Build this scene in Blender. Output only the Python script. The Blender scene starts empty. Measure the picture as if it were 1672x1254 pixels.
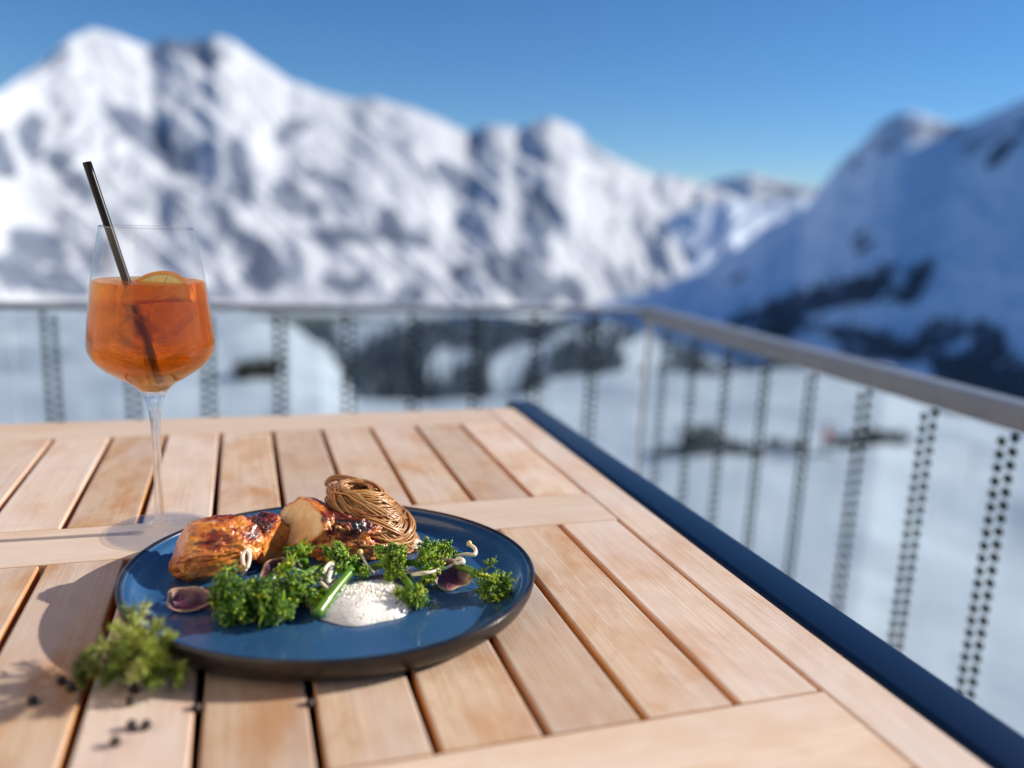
import bpy, bmesh, math, random
import numpy as np
from mathutils import Vector, Matrix, Euler
random.seed(7)
RNG = np.random.default_rng(7)
SC = bpy.context.scene
COL = SC.collection
PI = math.pi
HAZE = 0.35e-4

# ------------------------------------------------------------------ camera model
W0, H0, F0 = 1672, 1254, 1349.15
PITCH, ROLL, YAW = 0.2027, 0.04428, 0.32108
TT = 0.75                       # table top height
CAM = np.array([0, 0, TT + 0.26])
_c, _s = math.cos(PITCH), math.sin(PITCH)
FW = np.array([math.sin(YAW)*_c, math.cos(YAW)*_c, -_s])
_r0 = np.array([math.cos(YAW), -math.sin(YAW), 0]); _u0 = np.cross(_r0, FW)
RT = _r0*math.cos(ROLL)+_u0*math.sin(ROLL)
UP = -_r0*math.sin(ROLL)+_u0*math.cos(ROLL)
def ray(x, y):
    d = FW*F0+(x-W0/2)*RT-(y-H0/2)*UP
    return d/np.linalg.norm(d)
def at(x, y, h=0.0):            # point seen at pixel (x, y) at height h over the table top
    d = ray(x, y); return CAM+d*((TT+h-CAM[2])/d[2])
def azel(x, y):
    d = ray(x, y); return math.atan2(d[0], d[1]), math.atan2(d[2], math.hypot(d[0], d[1]))

# ------------------------------------------------------------------ noise
def _hash(i, j, k, s):
    h = (i*374761393+j*668265263+k*2147483647+s*974711) & 0xFFFFFFFF
    h = ((h ^ (h >> 13))*1274126177) & 0xFFFFFFFF
    h = ((h ^ (h >> 16))*2246822519) & 0xFFFFFFFF
    return ((h ^ (h >> 15)) & 0xFFFFFF)/float(0xFFFFFF)
def vnoise(P, s=0):
    P = np.asarray(P, float); I = np.floor(P).astype(np.int64); f = P-I
    f = f*f*f*(f*(f*6-15)+10); out = 0
    for a in (0, 1):
        for b in (0, 1):
            for c in (0, 1):
                w = (f[..., 0] if a else 1-f[..., 0])*(f[..., 1] if b else 1-f[..., 1])*(f[..., 2] if c else 1-f[..., 2])
                out = out+w*_hash(I[..., 0]+a, I[..., 1]+b, I[..., 2]+c, s)
    return out*2-1
def fbm(P, octv=5, s=0, gain=.5, ridged=False):
    P = np.asarray(P, float); a = 1; t = 0; n = 0
    for o in range(octv):
        v = vnoise(P*(2.03**o)+o*17.3, s+o)
        if ridged: v = 1-2*np.abs(v)
        t = t+a*v; n += a; a *= gain
    return t/n

# ------------------------------------------------------------------ mesh helpers
class MB:
    def __init__(s): s.v = []; s.f = []; s.m = []; s.t = []; s.n = 0
    def add(s, V, F, mat=0, tint=0.0):
        V = np.asarray(V, float); s.v.append(V)
        for q in F: s.f.append(tuple(int(i)+s.n for i in q))
        s.m += [mat]*len(F); s.n += len(V)
        s.t.append(np.full(len(V), tint) if np.isscalar(tint) else np.asarray(tint, float))
        return s
    def build(s, name, mats, parent=None, smooth=True):
        me = bpy.data.meshes.new(name)
        V = np.concatenate(s.v) if s.v else np.zeros((0, 3))
        me.from_pydata(V.tolist(), [], s.f)
        mats = mats if isinstance(mats, (list, tuple)) else [mats]
        for m in mats: me.materials.append(m)
        me.polygons.foreach_set('material_index', s.m)
        me.polygons.foreach_set('use_smooth', [smooth]*len(s.f))
        at_ = me.attributes.new('tint', 'FLOAT', 'POINT'); at_.data.foreach_set('value', np.concatenate(s.t))
        me.update()
        o = bpy.data.objects.new(name, me); COL.objects.link(o)
        if parent: o.parent = parent
        return o
def tag(o, label=None, cat=None, group=None, kind=None):
    if label: o['label'] = label
    if cat: o['category'] = cat
    if group: o['group'] = group
    if kind: o['kind'] = kind
    return o
def empty(name, loc, label=None, cat=None, group=None, rz=0):
    o = bpy.data.objects.new(name, None); COL.objects.link(o); o.location = loc; o.rotation_euler = (0, 0, rz)
    o.empty_display_size = .02
    return tag(o, label, cat, group)
def box(x0, x1, y0, y1, z0, z1, bev=0, seg=2):
    bm = bmesh.new(); bmesh.ops.create_cube(bm, size=1)
    for v in bm.verts:
        v.co = Vector(((x0+x1)/2+v.co.x*(x1-x0), (y0+y1)/2+v.co.y*(y1-y0), (z0+z1)/2+v.co.z*(z1-z0)))
    if bev: bmesh.ops.bevel(bm, geom=list(bm.edges), offset=bev, segments=seg, affect='EDGES', profile=.5)
    bm.verts.index_update()
    V = [tuple(v.co) for v in bm.verts]; F = [[v.index for v in f.verts] for f in bm.faces]; bm.free()
    return V, F
def lathe(prof, n=64, closed=False):
    V = []; F = []; rings = []
    for r, z in prof:
        if r < 1e-7: rings.append([len(V)]); V.append((0, 0, z))
        else:
            rings.append(list(range(len(V), len(V)+n)))
            V += [(r*math.cos(2*PI*k/n), r*math.sin(2*PI*k/n), z) for k in range(n)]
    for a, b in zip(rings[:-1], rings[1:]):
        for k in range(n):
            k2 = (k+1) % n
            if len(a) == 1: F.append((a[0], b[k2], b[k]))
            elif len(b) == 1: F.append((a[k], a[k2], b[0]))
            else: F.append((a[k], a[k2], b[k2], b[k]))
    F = [tuple(reversed(q)) if False else q for q in F]
    return V, F
def tube(pts, rad, n=6, cap=True, flat=1.0):
    P = np.asarray(pts, float); m = len(P)
    rad = np.full(m, rad) if np.isscalar(rad) else np.asarray(rad, float)
    T = np.gradient(P, axis=0); T /= np.linalg.norm(T, axis=1)[:, None]+1e-12
    u = np.cross(T[0], [0.31, .2, .93]); 
    if np.linalg.norm(u) < .1: u = np.cross(T[0], [1, 0, 0])
    u /= np.linalg.norm(u); V = []; F = []
    for i in range(m):
        u = u-T[i]*(u@T[i]); u /= np.linalg.norm(u)+1e-12; w = np.cross(T[i], u)
        for k in range(n):
            a = 2*PI*k/n
            V.append(P[i]+rad[i]*(math.cos(a)*u+flat*math.sin(a)*w))
    for i in range(m-1):
        for k in range(n):
            k2 = (k+1) % n
            F.append((i*n+k, i*n+k2, (i+1)*n+k2, (i+1)*n+k))
    if cap:
        F.append(tuple(reversed(range(n)))); F.append(tuple(range((m-1)*n, m*n)))
    return V, F
_ico = {}
def ico(sub):
    if sub not in _ico:
        bm = bmesh.new(); bmesh.ops.create_icosphere(bm, subdivisions=sub, radius=1); bm.verts.index_update()
        _ico[sub] = (np.array([v.co[:] for v in bm.verts]), [[v.index for v in f.verts] for f in bm.faces]); bm.free()
    return _ico[sub]
def smoothpath(ctrl, n=24):       # Catmull-Rom through control points
    C = np.asarray(ctrl, float); C = np.vstack([2*C[0]-C[1], C, 2*C[-1]-C[-2]]); out = []
    m = len(C)-3
    for q in np.linspace(0, m-1e-6, n):
        i = int(q); t = q-i; p0, p1, p2, p3 = C[i:i+4]
        out.append(.5*((2*p1)+(-p0+p2)*t+(2*p0-5*p1+4*p2-p3)*t*t+(-p0+3*p1-3*p2+p3)*t**3))
    return np.array(out)

# ------------------------------------------------------------------ material helpers
def mat(name):
    m = bpy.data.materials.new(name); m.use_nodes = True; nt = m.node_tree
    return m, nt, nt.nodes['Principled BSDF'], nt.nodes['Material Output']
def N(nt, t, **kw):
    n = nt.nodes.new(t)
    for k, v in kw.items():
        if k in n.inputs: n.inputs[k].default_value = v
        else: setattr(n, k, v)
    return n
def ramp(nt, fac, stops, interp='LINEAR'):
    r = nt.nodes.new('ShaderNodeValToRGB'); r.color_ramp.interpolation = interp
    e = r.color_ramp.elements
    while len(e) < len(stops): e.new(.5)
    for i, (p, c) in enumerate(stops):
        e[i].position = p; e[i].color = (*c, 1) if len(c) == 3 else c
    nt.links.new(fac, r.inputs['Fac']); return r.outputs['Color']
def mixc(nt, fac, a, b, mode='MIX'):
    n = nt.nodes.new('ShaderNodeMix'); n.data_type = 'RGBA'; n.blend_type = mode
    for sock, v in ((n.inputs[0], fac), (n.inputs[6], a), (n.inputs[7], b)):
        if hasattr(v, 'is_linked') or isinstance(v, bpy.types.NodeSocket): nt.links.new(v, sock)
        else: sock.default_value = v if not isinstance(v, tuple) or len(v) == 4 else (*v, 1)
    return n.outputs[2]
def bump(nt, h, strength, dist, bsdf):
    b = N(nt, 'ShaderNodeBump', Strength=strength, Distance=dist); nt.links.new(h, b.inputs['Height'])
    nt.links.new(b.outputs[0], bsdf.inputs['Normal'])
def coords(nt, scale=(1, 1, 1), rnd=False):
    tc = nt.nodes.new('ShaderNodeTexCoord'); mp = nt.nodes.new('ShaderNodeMapping'); mp.inputs['Scale'].default_value = scale
    v = tc.outputs['Object']
    if rnd:
        oi = nt.nodes.new('ShaderNodeObjectInfo')
        mu = N(nt, 'ShaderNodeVectorMath', operation='SCALE'); mu.inputs[0].default_value = (13.1, 7.7, 3.3)
        nt.links.new(oi.outputs['Random'], mu.inputs['Scale'])
        ad = N(nt, 'ShaderNodeVectorMath', operation='ADD'); nt.links.new(v, ad.inputs[0]); nt.links.new(mu.outputs[0], ad.inputs[1]); v = ad.outputs[0]
    nt.links.new(v, mp.inputs['Vector']); return mp.outputs['Vector']
def noise(nt, vec, scale, detail=5, rough=.55, dist=0):
    n = N(nt, 'ShaderNodeTexNoise', Scale=scale, Detail=detail, Roughness=rough, Distortion=dist)
    nt.links.new(vec, n.inputs['Vector']); return n.outputs['Fac']
def math_(nt, op, a, b=0.0, clamp=False):
    n = nt.nodes.new('ShaderNodeMath'); n.operation = op; n.use_clamp = clamp
    for s, v in ((n.inputs[0], a), (n.inputs[1], b)):
        if isinstance(v, bpy.types.NodeSocket): nt.links.new(v, s)
        else: s.default_value = v
    return n.outputs[0]
def attr(nt, name='tint'):
    a = nt.nodes.new('ShaderNodeAttribute'); a.attribute_name = name; return a.outputs['Fac']
def thin_fresnel(nt, ior):      # same reflectance from both sides of a thin sheet
    g = nt.nodes.new('ShaderNodeNewGeometry'); f = N(nt, 'ShaderNodeFresnel', IOR=ior)
    nt.links.new(math_(nt, 'ADD', math_(nt, 'MULTIPLY', g.outputs['Backfacing'], 1/ior-ior), ior), f.inputs['IOR']); return f
def setp(b, **kw):
    for k, v in kw.items():
        k = k.replace('_', ' ')
        b.inputs[k].default_value = (*v, 1) if isinstance(v, tuple) and len(v) == 3 and b.inputs[k].type == 'RGBA' else v

def wood_mat(name, axis, pale, mid, dark, stain, rough=.62, greyness=.5):
    """weathered teak, grain along axis 'x' or 'y'"""
    m, nt, b, out = mat(name); L = nt.links
    st = (1, .045, 1) if axis == 'y' else (.045, 1, 1)
    st2 = (1, .012, 1) if axis == 'y' else (.012, 1, 1)
    vg = coords(nt, st, True); vf = coords(nt, st2, True); vi = coords(nt, (1, .45, 1) if axis == 'y' else (.45, 1, 1), True)
    g1 = noise(nt, vg, 85, 6, .62, .6)
    g2 = noise(nt, vf, 520, 3, .6, .2)
    blot = noise(nt, vi, 26, 4, .6, .4)
    blot2 = noise(nt, vi, 70, 5, .65, .3)
    oi = nt.nodes.new('ShaderNodeObjectInfo')
    c = ramp(nt, g1, [(.25, tuple(.5*x+.5*y for x, y in zip(mid, pale))), (.55, pale), (.8, tuple(min(1, x*1.06) for x in pale))])
    c = mixc(nt, math_(nt, 'MULTIPLY', ramp(nt, g2, [(.40, (1, 1, 1)), (.60, (0, 0, 0))]), .34), c, mid)
    c = mixc(nt, math_(nt, 'MULTIPLY', ramp(nt, blot, [(.46, (0, 0, 0)), (.66, (1, 1, 1))]), .80), c, stain)
    c = mixc(nt, math_(nt, 'MULTIPLY', ramp(nt, blot2, [(.52, (0, 0, 0)), (.64, (1, 1, 1))]), .50), c, mid)
    wet = noise(nt, coords(nt, (1, .8, 1), True), 21, 2, .4, .3)
    c = mixc(nt, math_(nt, 'MULTIPLY', ramp(nt, wet, [(.655, (0, 0, 0)), (.67, (1, 1, 1))]), .30), c, stain)
    crk = noise(nt, vf, 210, 2, .5, .1)
    c = mixc(nt, math_(nt, 'MULTIPLY', ramp(nt, crk, [(.70, (0, 0, 0)), (.76, (1, 1, 1))]), .55), c, dark)
    gb = noise(nt, vi, 17, 3, .5, .2)
    c = mixc(nt, math_(nt, 'MULTIPLY', ramp(nt, gb, [(.45, (0, 0, 0)), (.65, (1, 1, 1))]), greyness), c, (.66, .57, .53, 1))
    c = mixc(nt, math_(nt, 'MULTIPLY', ramp(nt, math_(nt, 'FRACT', math_(nt, 'MULTIPLY', oi.outputs['Random'], 7.31)), [(.55, (0, 0, 0)), (.95, (1, 1, 1))]), .38), c, (.52, .43, .37, 1))
    hsv = N(nt, 'ShaderNodeHueSaturation'); L.new(c, hsv.inputs['Color'])
    L.new(math_(nt, 'ADD', math_(nt, 'MULTIPLY', oi.outputs['Random'], .34), .84), hsv.inputs['Value'])
    L.new(math_(nt, 'ADD', math_(nt, 'MULTIPLY', oi.outputs['Random'], -.25), 1.1), hsv.inputs['Saturation'])
    L.new(hsv.outputs[0], b.inputs['Base Color'])
    hh = math_(nt, 'ADD', math_(nt, 'MULTIPLY', g2, .6), math_(nt, 'ADD', g1, math_(nt, 'MULTIPLY', blot2, .3)))
    bump(nt, hh, .35, .0012, b)
    setp(b, Roughness=rough); b.inputs['Specular IOR Level'].default_value = .3
    return m
M = {}
pale, midc, darkc, stain = (.675, .495, .350), (.50, .315, .185), (.28, .145, .07), (.50, .235, .085)
M['wood_y'] = wood_mat('teak_grain_y', 'y', pale, midc, darkc, stain)
M['wood_x'] = wood_mat('teak_grain_x', 'x', (.72, .55, .41), (.60, .42, .285), (.42, .26, .155), (.62, .40, .225), greyness=.3)
M['teak_side'] = wood_mat('teak_fresh_side', 'y', (.66, .30, .085), (.56, .23, .055), (.34, .12, .025), (.52, .21, .05), greyness=.05)
m, nt, b, o = mat('navy_metal'); M['navy'] = m
setp(b, Base_Color=(.003, .013, .046), Roughness=.34); b.inputs['Specular IOR Level'].default_value = .3
v = coords(nt); bump(nt, noise(nt, v, 900, 2), .06, .0004, b)
sc_ = ramp(nt, noise(nt, coords(nt, (1, .3, 1)), 160, 4, .7), [(.70, (.0025, .0125, .044)), (.80, (.06, .085, .13))]); nt.links.new(sc_, b.inputs['Base Color'])
m, nt, b, o = mat('gap_shade_black'); M['black'] = m; setp(b, Base_Color=(.01, .01, .012), Roughness=.7)  # black for the added sheet that darkens the slat gaps
m, nt, b, o = mat('rail_metal'); M['rail'] = m
c = ramp(nt, noise(nt, coords(nt), 30, 4), [(.35, (.235, .245, .275)), (.65, (.28, .29, .315))]); nt.links.new(c, b.inputs['Base Color'])
setp(b, Roughness=.4, Metallic=.25)
m, nt, b, o = mat('post_metal'); M['post'] = m; setp(b, Base_Color=(.55, .56, .56), Roughness=.4)
m, nt, b, o = mat('pane_glass'); M['pane'] = m
tr = N(nt, 'ShaderNodeBsdfTransparent', Color=(.82, .87, .89, 1)); gl = N(nt, 'ShaderNodeBsdfGlossy', Roughness=.02); fr = thin_fresnel(nt, 1.5); mx = nt.nodes.new('ShaderNodeMixShader')
nt.links.new(fr.outputs[0], mx.inputs[0]); nt.links.new(tr.outputs[0], mx.inputs[1]); nt.links.new(gl.outputs[0], mx.inputs[2]); nt.links.new(mx.outputs[0], o.inputs[0])
m, nt, b, o = mat('thin_glass'); M['thin'] = m
tr = N(nt, 'ShaderNodeBsdfTransparent', Color=(.97, .975, .98, 1)); gl = N(nt, 'ShaderNodeBsdfGlossy', Roughness=.01)
lw = thin_fresnel(nt, 1.45); mx = nt.nodes.new('ShaderNodeMixShader')
nt.links.new(lw.outputs[0], mx.inputs[0]); nt.links.new(tr.outputs[0], mx.inputs[1]); nt.links.new(gl.outputs[0], mx.inputs[2]); nt.links.new(mx.outputs[0], o.inputs[0])
m, nt, b, o = mat('solid_glass'); M['glass'] = m
g = N(nt, 'ShaderNodeBsdfGlass', Color=(.98, .985, .99, 1), Roughness=0, IOR=1.5); tr = N(nt, 'ShaderNodeBsdfTransparent', Color=(.98, .98, .98, 1)); mx = N(nt, 'ShaderNodeMixShader', Fac=.42)
nt.links.new(g.outputs[0], mx.inputs[1]); nt.links.new(tr.outputs[0], mx.inputs[2]); nt.links.new(mx.outputs[0], o.inputs[0])
m, nt, b, o = mat('foot_glass'); M['foot'] = m
tr = N(nt, 'ShaderNodeBsdfTransparent', Color=(.975, .98, .985, 1)); gl = N(nt, 'ShaderNodeBsdfGlossy', Roughness=.015); lw = thin_fresnel(nt, 1.55); mx = nt.nodes.new('ShaderNodeMixShader')
nt.links.new(lw.outputs[0], mx.inputs[0]); nt.links.new(tr.outputs[0], mx.inputs[1]); nt.links.new(gl.outputs[0], mx.inputs[2]); nt.links.new(mx.outputs[0], o.inputs[0])
m, nt, b, o = mat('orange_liquid'); M['liquid'] = m
g = N(nt, 'ShaderNodeBsdfGlass', Color=(1, .95, .85, 1), Roughness=0, IOR=1.33); tl = N(nt, 'ShaderNodeBsdfTransparent', Color=(1, .95, .85, 1)); mx = N(nt, 'ShaderNodeMixShader', Fac=.55)
tn = N(nt, 'ShaderNodeBsdfTranslucent', Color=(1, .56, .08, 1)); m2 = N(nt, 'ShaderNodeMixShader', Fac=.19)
nt.links.new(g.outputs[0], mx.inputs[1]); nt.links.new(tl.outputs[0], mx.inputs[2]); nt.links.new(mx.outputs[0], m2.inputs[1]); nt.links.new(tn.outputs[0], m2.inputs[2]); nt.links.new(m2.outputs[0], o.inputs[0])
va = N(nt, 'ShaderNodeVolumeAbsorption', Color=(1, .72, .0, 1), Density=74.0); nt.links.new(va.outputs[0], o.inputs['Volume'])
m, nt, b, o = mat('ice'); M['ice'] = m
tr = N(nt, 'ShaderNodeBsdfTransparent', Color=(.99, .99, .99, 1)); df = N(nt, 'ShaderNodeBsdfTranslucent', Color=(1, .95, .9, 1)); gl = N(nt, 'ShaderNodeBsdfGlass', Color=(1, 1, 1, 1), Roughness=.02, IOR=1.12); m1 = nt.nodes.new('ShaderNodeMixShader'); mx = N(nt, 'ShaderNodeMixShader', Fac=.45)
nt.links.new(ramp(nt, noise(nt, coords(nt), 110, 4, .6, .5), [(.45, (.0,)*3), (.75, (.30,)*3)]), m1.inputs[0]); nt.links.new(tr.outputs[0], m1.inputs[1]); nt.links.new(df.outputs[0], m1.inputs[2])
nt.links.new(m1.outputs[0], mx.inputs[1]); nt.links.new(gl.outputs[0], mx.inputs[2]); nt.links.new(mx.outputs[0], o.inputs[0])
m, nt, b, o = mat('straw_black'); M['straw'] = m; setp(b, Base_Color=(.006, .0055, .005), Roughness=.35); b.inputs['Specular IOR Level'].default_value = .22
m, nt, b, o = mat('orange_flesh'); M['flesh'] = m
c = ramp(nt, noise(nt, coords(nt), 320, 4), [(.3, (1, .55, .08)), (.7, (1, .74, .22))]); nt.links.new(c, b.inputs['Base Color'])
setp(b, Roughness=.3); b.inputs['Subsurface Weight'].default_value = .5; b.inputs['Subsurface Scale'].default_value = .01; b.inputs['Subsurface Radius'].default_value = (1, .5, .15)
m, nt, b, o = mat('orange_rind'); M['rind'] = m; setp(b, Base_Color=(.95, .36, .02), Roughness=.4)
m, nt, b, o = mat('orange_pith'); M['pith'] = m; setp(b, Base_Color=(.95, .75, .4), Roughness=.5)
# plate glaze
m, nt, b, o = mat('blue_glaze'); M['plate_in'] = m
v = coords(nt); n1 = noise(nt, v, 14, 4); n2 = noise(nt, v, 1500, 2)
c = ramp(nt, n1, [(.3, (.019, .070, .165)), (.7, (.030, .102, .225))])
c = mixc(nt, ramp(nt, n2, [(.64, (0, 0, 0)), (.72, (.5, .5, .5))]), c, (.06, .12, .2, 1))
sm = ramp(nt, noise(nt, v, 42, 5, .7, .8), [(.63, (0, 0, 0)), (.70, (.35, .35, .35))])
c = mixc(nt, sm, c, (.13, .15, .15, 1)); nt.links.new(c, b.inputs['Base Color'])
rr = ramp(nt, noise(nt, v, 30, 4), [(.35, (.22,)*3), (.7, (.36,)*3)]); nt.links.new(rr, b.inputs['Roughness'])
b.inputs['Specular IOR Level'].default_value = .5; b.inputs['Coat Weight'].default_value = .55; b.inputs['Coat Roughness'].default_value = .05
m, nt, b, o = mat('bronze_glaze'); M['plate_out'] = m
v = coords(nt); n1 = noise(nt, v, 55, 5, .65)
c = ramp(nt, n1, [(.3, (.012, .010, .010)), (.6, (.034, .026, .022)), (.8, (.08, .058, .04))]); nt.links.new(c, b.inputs['Base Color'])
setp(b, Roughness=.33); b.inputs['Metallic'].default_value = .25
m, nt, b, o = mat('rim_glaze'); M['plate_rim'] = m
c = ramp(nt, noise(nt, coords(nt), 40, 4), [(.4, (.012, .014, .02)), (.7, (.05, .04, .035))]); nt.links.new(c, b.inputs['Base Color']); setp(b, Roughness=.16)

# chicken: tint = char 0..1
m, nt, b, o = mat('roast_chicken'); M['chicken'] = m
v = coords(nt); n1 = noise(nt, v, 120, 5, .6, .5); n2 = noise(nt, v, 420, 4, .6, .3)
c = ramp(nt, n1, [(.25, (.44, .10, .010)), (.45, (.64, .19, .022)), (.62, (.78, .32, .05)), (.8, (.88, .50, .13))])
ch = math_(nt, 'ADD', attr(nt), math_(nt, 'MULTIPLY', math_(nt, 'SUBTRACT', n2, .5), .9))
c = mixc(nt, ramp(nt, ch, [(.28, (0, 0, 0)), (.55, (1, 1, 1))]), c, (.24, .028, .006, 1))
c = mixc(nt, ramp(nt, ch, [(.62, (0, 0, 0)), (.92, (1, 1, 1))]), c, (.018, .007, .004, 1))
nt.links.new(c, b.inputs['Base Color']); setp(b, Roughness=.3)
b.inputs['Coat Weight'].default_value = .75; b.inputs['Coat Roughness'].default_value = .12
b.inputs['Subsurface Weight'].default_value = .25; b.inputs['Subsurface Scale'].default_value = .004; b.inputs['Subsurface Radius'].default_value = (1, .35, .1)
bump(nt, math_(nt, 'ADD', noise(nt, v, 260, 6, .6, .6), math_(nt, 'MULTIPLY', noise(nt, v, 1100, 3), .35)), .55, .0014, b)
m, nt, b, o = mat('chicken_meat'); M['meat'] = m
v = coords(nt, (1, 1, .35)); c = ramp(nt, noise(nt, v, 120, 4, .6, 1.0), [(.3, (.78, .47, .19)), (.45, (.86, .57, .26)), (.6, (.93, .68, .36)), (.85, (.95, .76, .46))])
c = mixc(nt, ramp(nt, attr(nt), [(.02, (1, 1, 1)), (.16, (0, 0, 0))]), c, (.74, .34, .09, 1))
nt.links.new(c, b.inputs['Base Color']); setp(b, Roughness=.38); b.inputs['Subsurface Weight'].default_value = .35; b.inputs['Subsurface Scale'].default_value = .005; b.inputs['Subsurface Radius'].default_value = (1, .5, .25)
bump(nt, noise(nt, v, 500, 5), .15, .0006, b)
m, nt, b, o = mat('noodle'); M['noodle'] = m
c = ramp(nt, attr(nt), [(0, (.27, .10, .025)), (.5, (.45, .20, .055)), (1, (.62, .35, .14))]); nt.links.new(c, b.inputs['Base Color'])
setp(b, Roughness=.36); b.inputs['Coat Weight'].default_value = .25; b.inputs['Coat Roughness'].default_value = .2
b.inputs['Subsurface Weight'].default_value = .3; b.inputs['Subsurface Scale'].default_value = .002; b.inputs['Subsurface Radius'].default_value = (1, .4, .12)
m, nt, b, o = mat('broccoli_buds'); M['buds'] = m
t_ = math_(nt, 'ADD', attr(nt), math_(nt, 'MULTIPLY', math_(nt, 'SUBTRACT', noise(nt, coords(nt), 180, 3), .5), .7))
c = ramp(nt, t_, [(.05, (.026, .080, .002)), (.36, (.13, .29, .007)), (.64, (.32, .48, .014)), (1, (.64, .63, .035))]); nt.links.new(c, b.inputs['Base Color'])
setp(b, Roughness=.32); b.inputs['Coat Weight'].default_value = .3; b.inputs['Coat Roughness'].default_value = .2
b.inputs['Subsurface Weight'].default_value = .15; b.inputs['Subsurface Scale'].default_value = .002
m, nt, b, o = mat('broccoli_stem'); M['bstem'] = m
c = ramp(nt, noise(nt, coords(nt, (1, 1, 1)), 110, 4), [(.3, (.07, .18, .008)), (.7, (.15, .29, .022))]); nt.links.new(c, b.inputs['Base Color'])
setp(b, Roughness=.3); b.inputs['Coat Weight'].default_value = .4; b.inputs['Subsurface Weight'].default_value = .25; b.inputs['Subsurface Scale'].default_value = .003
m, nt, b, o = mat('sprout_white'); M['sprout'] = m
c = ramp(nt, noise(nt, coords(nt), 160, 3), [(.35, (.72, .60, .40)), (.6, (.86, .80, .66))]); nt.links.new(c, b.inputs['Base Color'])
setp(b, Roughness=.3); b.inputs['Subsurface Weight'].default_value = .4; b.inputs['Subsurface Scale'].default_value = .002
m, nt, b, o = mat('sprout_bean'); M['bean'] = m; setp(b, Base_Color=(.78, .60, .22), Roughness=.35)
m, nt, b, o = mat('purple_petal'); M['petal'] = m
n1 = noise(nt, coords(nt), 130, 4, .6, .6)
c = ramp(nt, math_(nt, 'ADD', attr(nt), math_(nt, 'MULTIPLY', math_(nt, 'SUBTRACT', n1, .5), .9)), [(.1, (.035, .008, .03)), (.38, (.13, .035, .07)), (.6, (.30, .15, .12)), (.95, (.70, .52, .34))]); nt.links.new(c, b.inputs['Base Color'])
setp(b, Roughness=.4); b.inputs['Subsurface Weight'].default_value = .3; b.inputs['Subsurface Scale'].default_value = .002
m, nt, b, o = mat('dark_leaf'); M['leaf'] = m
c = ramp(nt, noise(nt, coords(nt), 200, 3), [(.35, (.01, .045, .008)), (.7, (.03, .10, .015))]); nt.links.new(c, b.inputs['Base Color']); setp(b, Roughness=.25)
m, nt, b, o = mat('foam'); M['foam'] = m
c = ramp(nt, attr(nt), [(0, (.60, .58, .52)), (.4, (.90, .86, .76)), (1, (.95, .92, .85))]); nt.links.new(c, b.inputs['Base Color'])
setp(b, Roughness=.3); b.inputs['Subsurface Weight'].default_value = .4; b.inputs['Subsurface Scale'].default_value = .002
vo = N(nt, 'ShaderNodeTexVoronoi', Scale=1500); nt.links.new(coords(nt), vo.inputs['Vector']); bump(nt, vo.outputs['Distance'], .25, .0005, b)
m, nt, b, o = mat('herb_needles'); M['herb'] = m
c = ramp(nt, attr(nt), [(0, (.07, .11, .012)), (.4, (.24, .30, .035)), (.7, (.40, .44, .08)), (1, (.60, .60, .26))]); nt.links.new(c, b.inputs['Base Color']); setp(b, Roughness=.45)
b.inputs['Subsurface Weight'].default_value = .15; b.inputs['Subsurface Scale'].default_value = .001
m, nt, b, o = mat('herb_stem'); M['hstem'] = m; setp(b, Base_Color=(.16, .11, .04), Roughness=.6)
m, nt, b, o = mat('peppercorn'); M['pepper'] = m
c = ramp(nt, noise(nt, coords(nt), 700, 4), [(.35, (.012, .009, .008)), (.7, (.055, .035, .028))]); nt.links.new(c, b.inputs['Base Color']); setp(b, Roughness=.55)
m, nt, b, o = mat('dot_print'); M['dots'] = m; setp(b, Base_Color=(.012, .018, .016), Roughness=.5)
m, nt, b, o = mat('deck_wood'); M['deck'] = m
c = ramp(nt, noise(nt, coords(nt, (1, .05, 1)), 40, 5), [(.3, (.16, .11, .08)), (.7, (.28, .21, .16))]); nt.links.new(c, b.inputs['Base Color']); setp(b, Roughness=.7)
m, nt, b, o = mat('concrete'); M['concrete'] = m
c = ramp(nt, noise(nt, coords(nt), 3, 6), [(.3, (.26, .25, .24)), (.7, (.36, .35, .33))]); nt.links.new(c, b.inputs['Base Color']); setp(b, Roughness=.85)

def snow_mat(name, scale, rock_lo, rock_hi, snow=(.86, .88, .92), rock=(.06, .058, .06), nscale=1.0, bstr=.6):
    m, nt, b, o = mat(name); L = nt.links
    v = coords(nt); geo = nt.nodes.new('ShaderNodeNewGeometry'); sep = nt.nodes.new('ShaderNodeSeparateXYZ'); L.new(geo.outputs['True Normal'], sep.inputs[0])
    n1 = noise(nt, v, scale, 7, .62, .4); n2 = noise(nt, v, scale*6, 5, .6)
    s = math_(nt, 'ADD', math_(nt, 'SUBTRACT', 1.0, sep.outputs['Z']), math_(nt, 'MULTIPLY', math_(nt, 'SUBTRACT', n1, .5), nscale))
    k = ramp(nt, s, [(rock_lo, (0, 0, 0)), (rock_hi, (1, 1, 1))])
    rc = ramp(nt, n2, [(.3, tuple(x*.6 for x in rock)), (.7, tuple(x*1.5 for x in rock))])
    c = mixc(nt, k, (*snow, 1), rc); L.new(c, b.inputs['Base Color']); setp(b, Roughness=.75); b.inputs['Specular IOR Level'].default_value = .15
    bump(nt, noise(nt, v, scale*3, 8, .62), bstr, .5/scale*.12, b)
    return m

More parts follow.
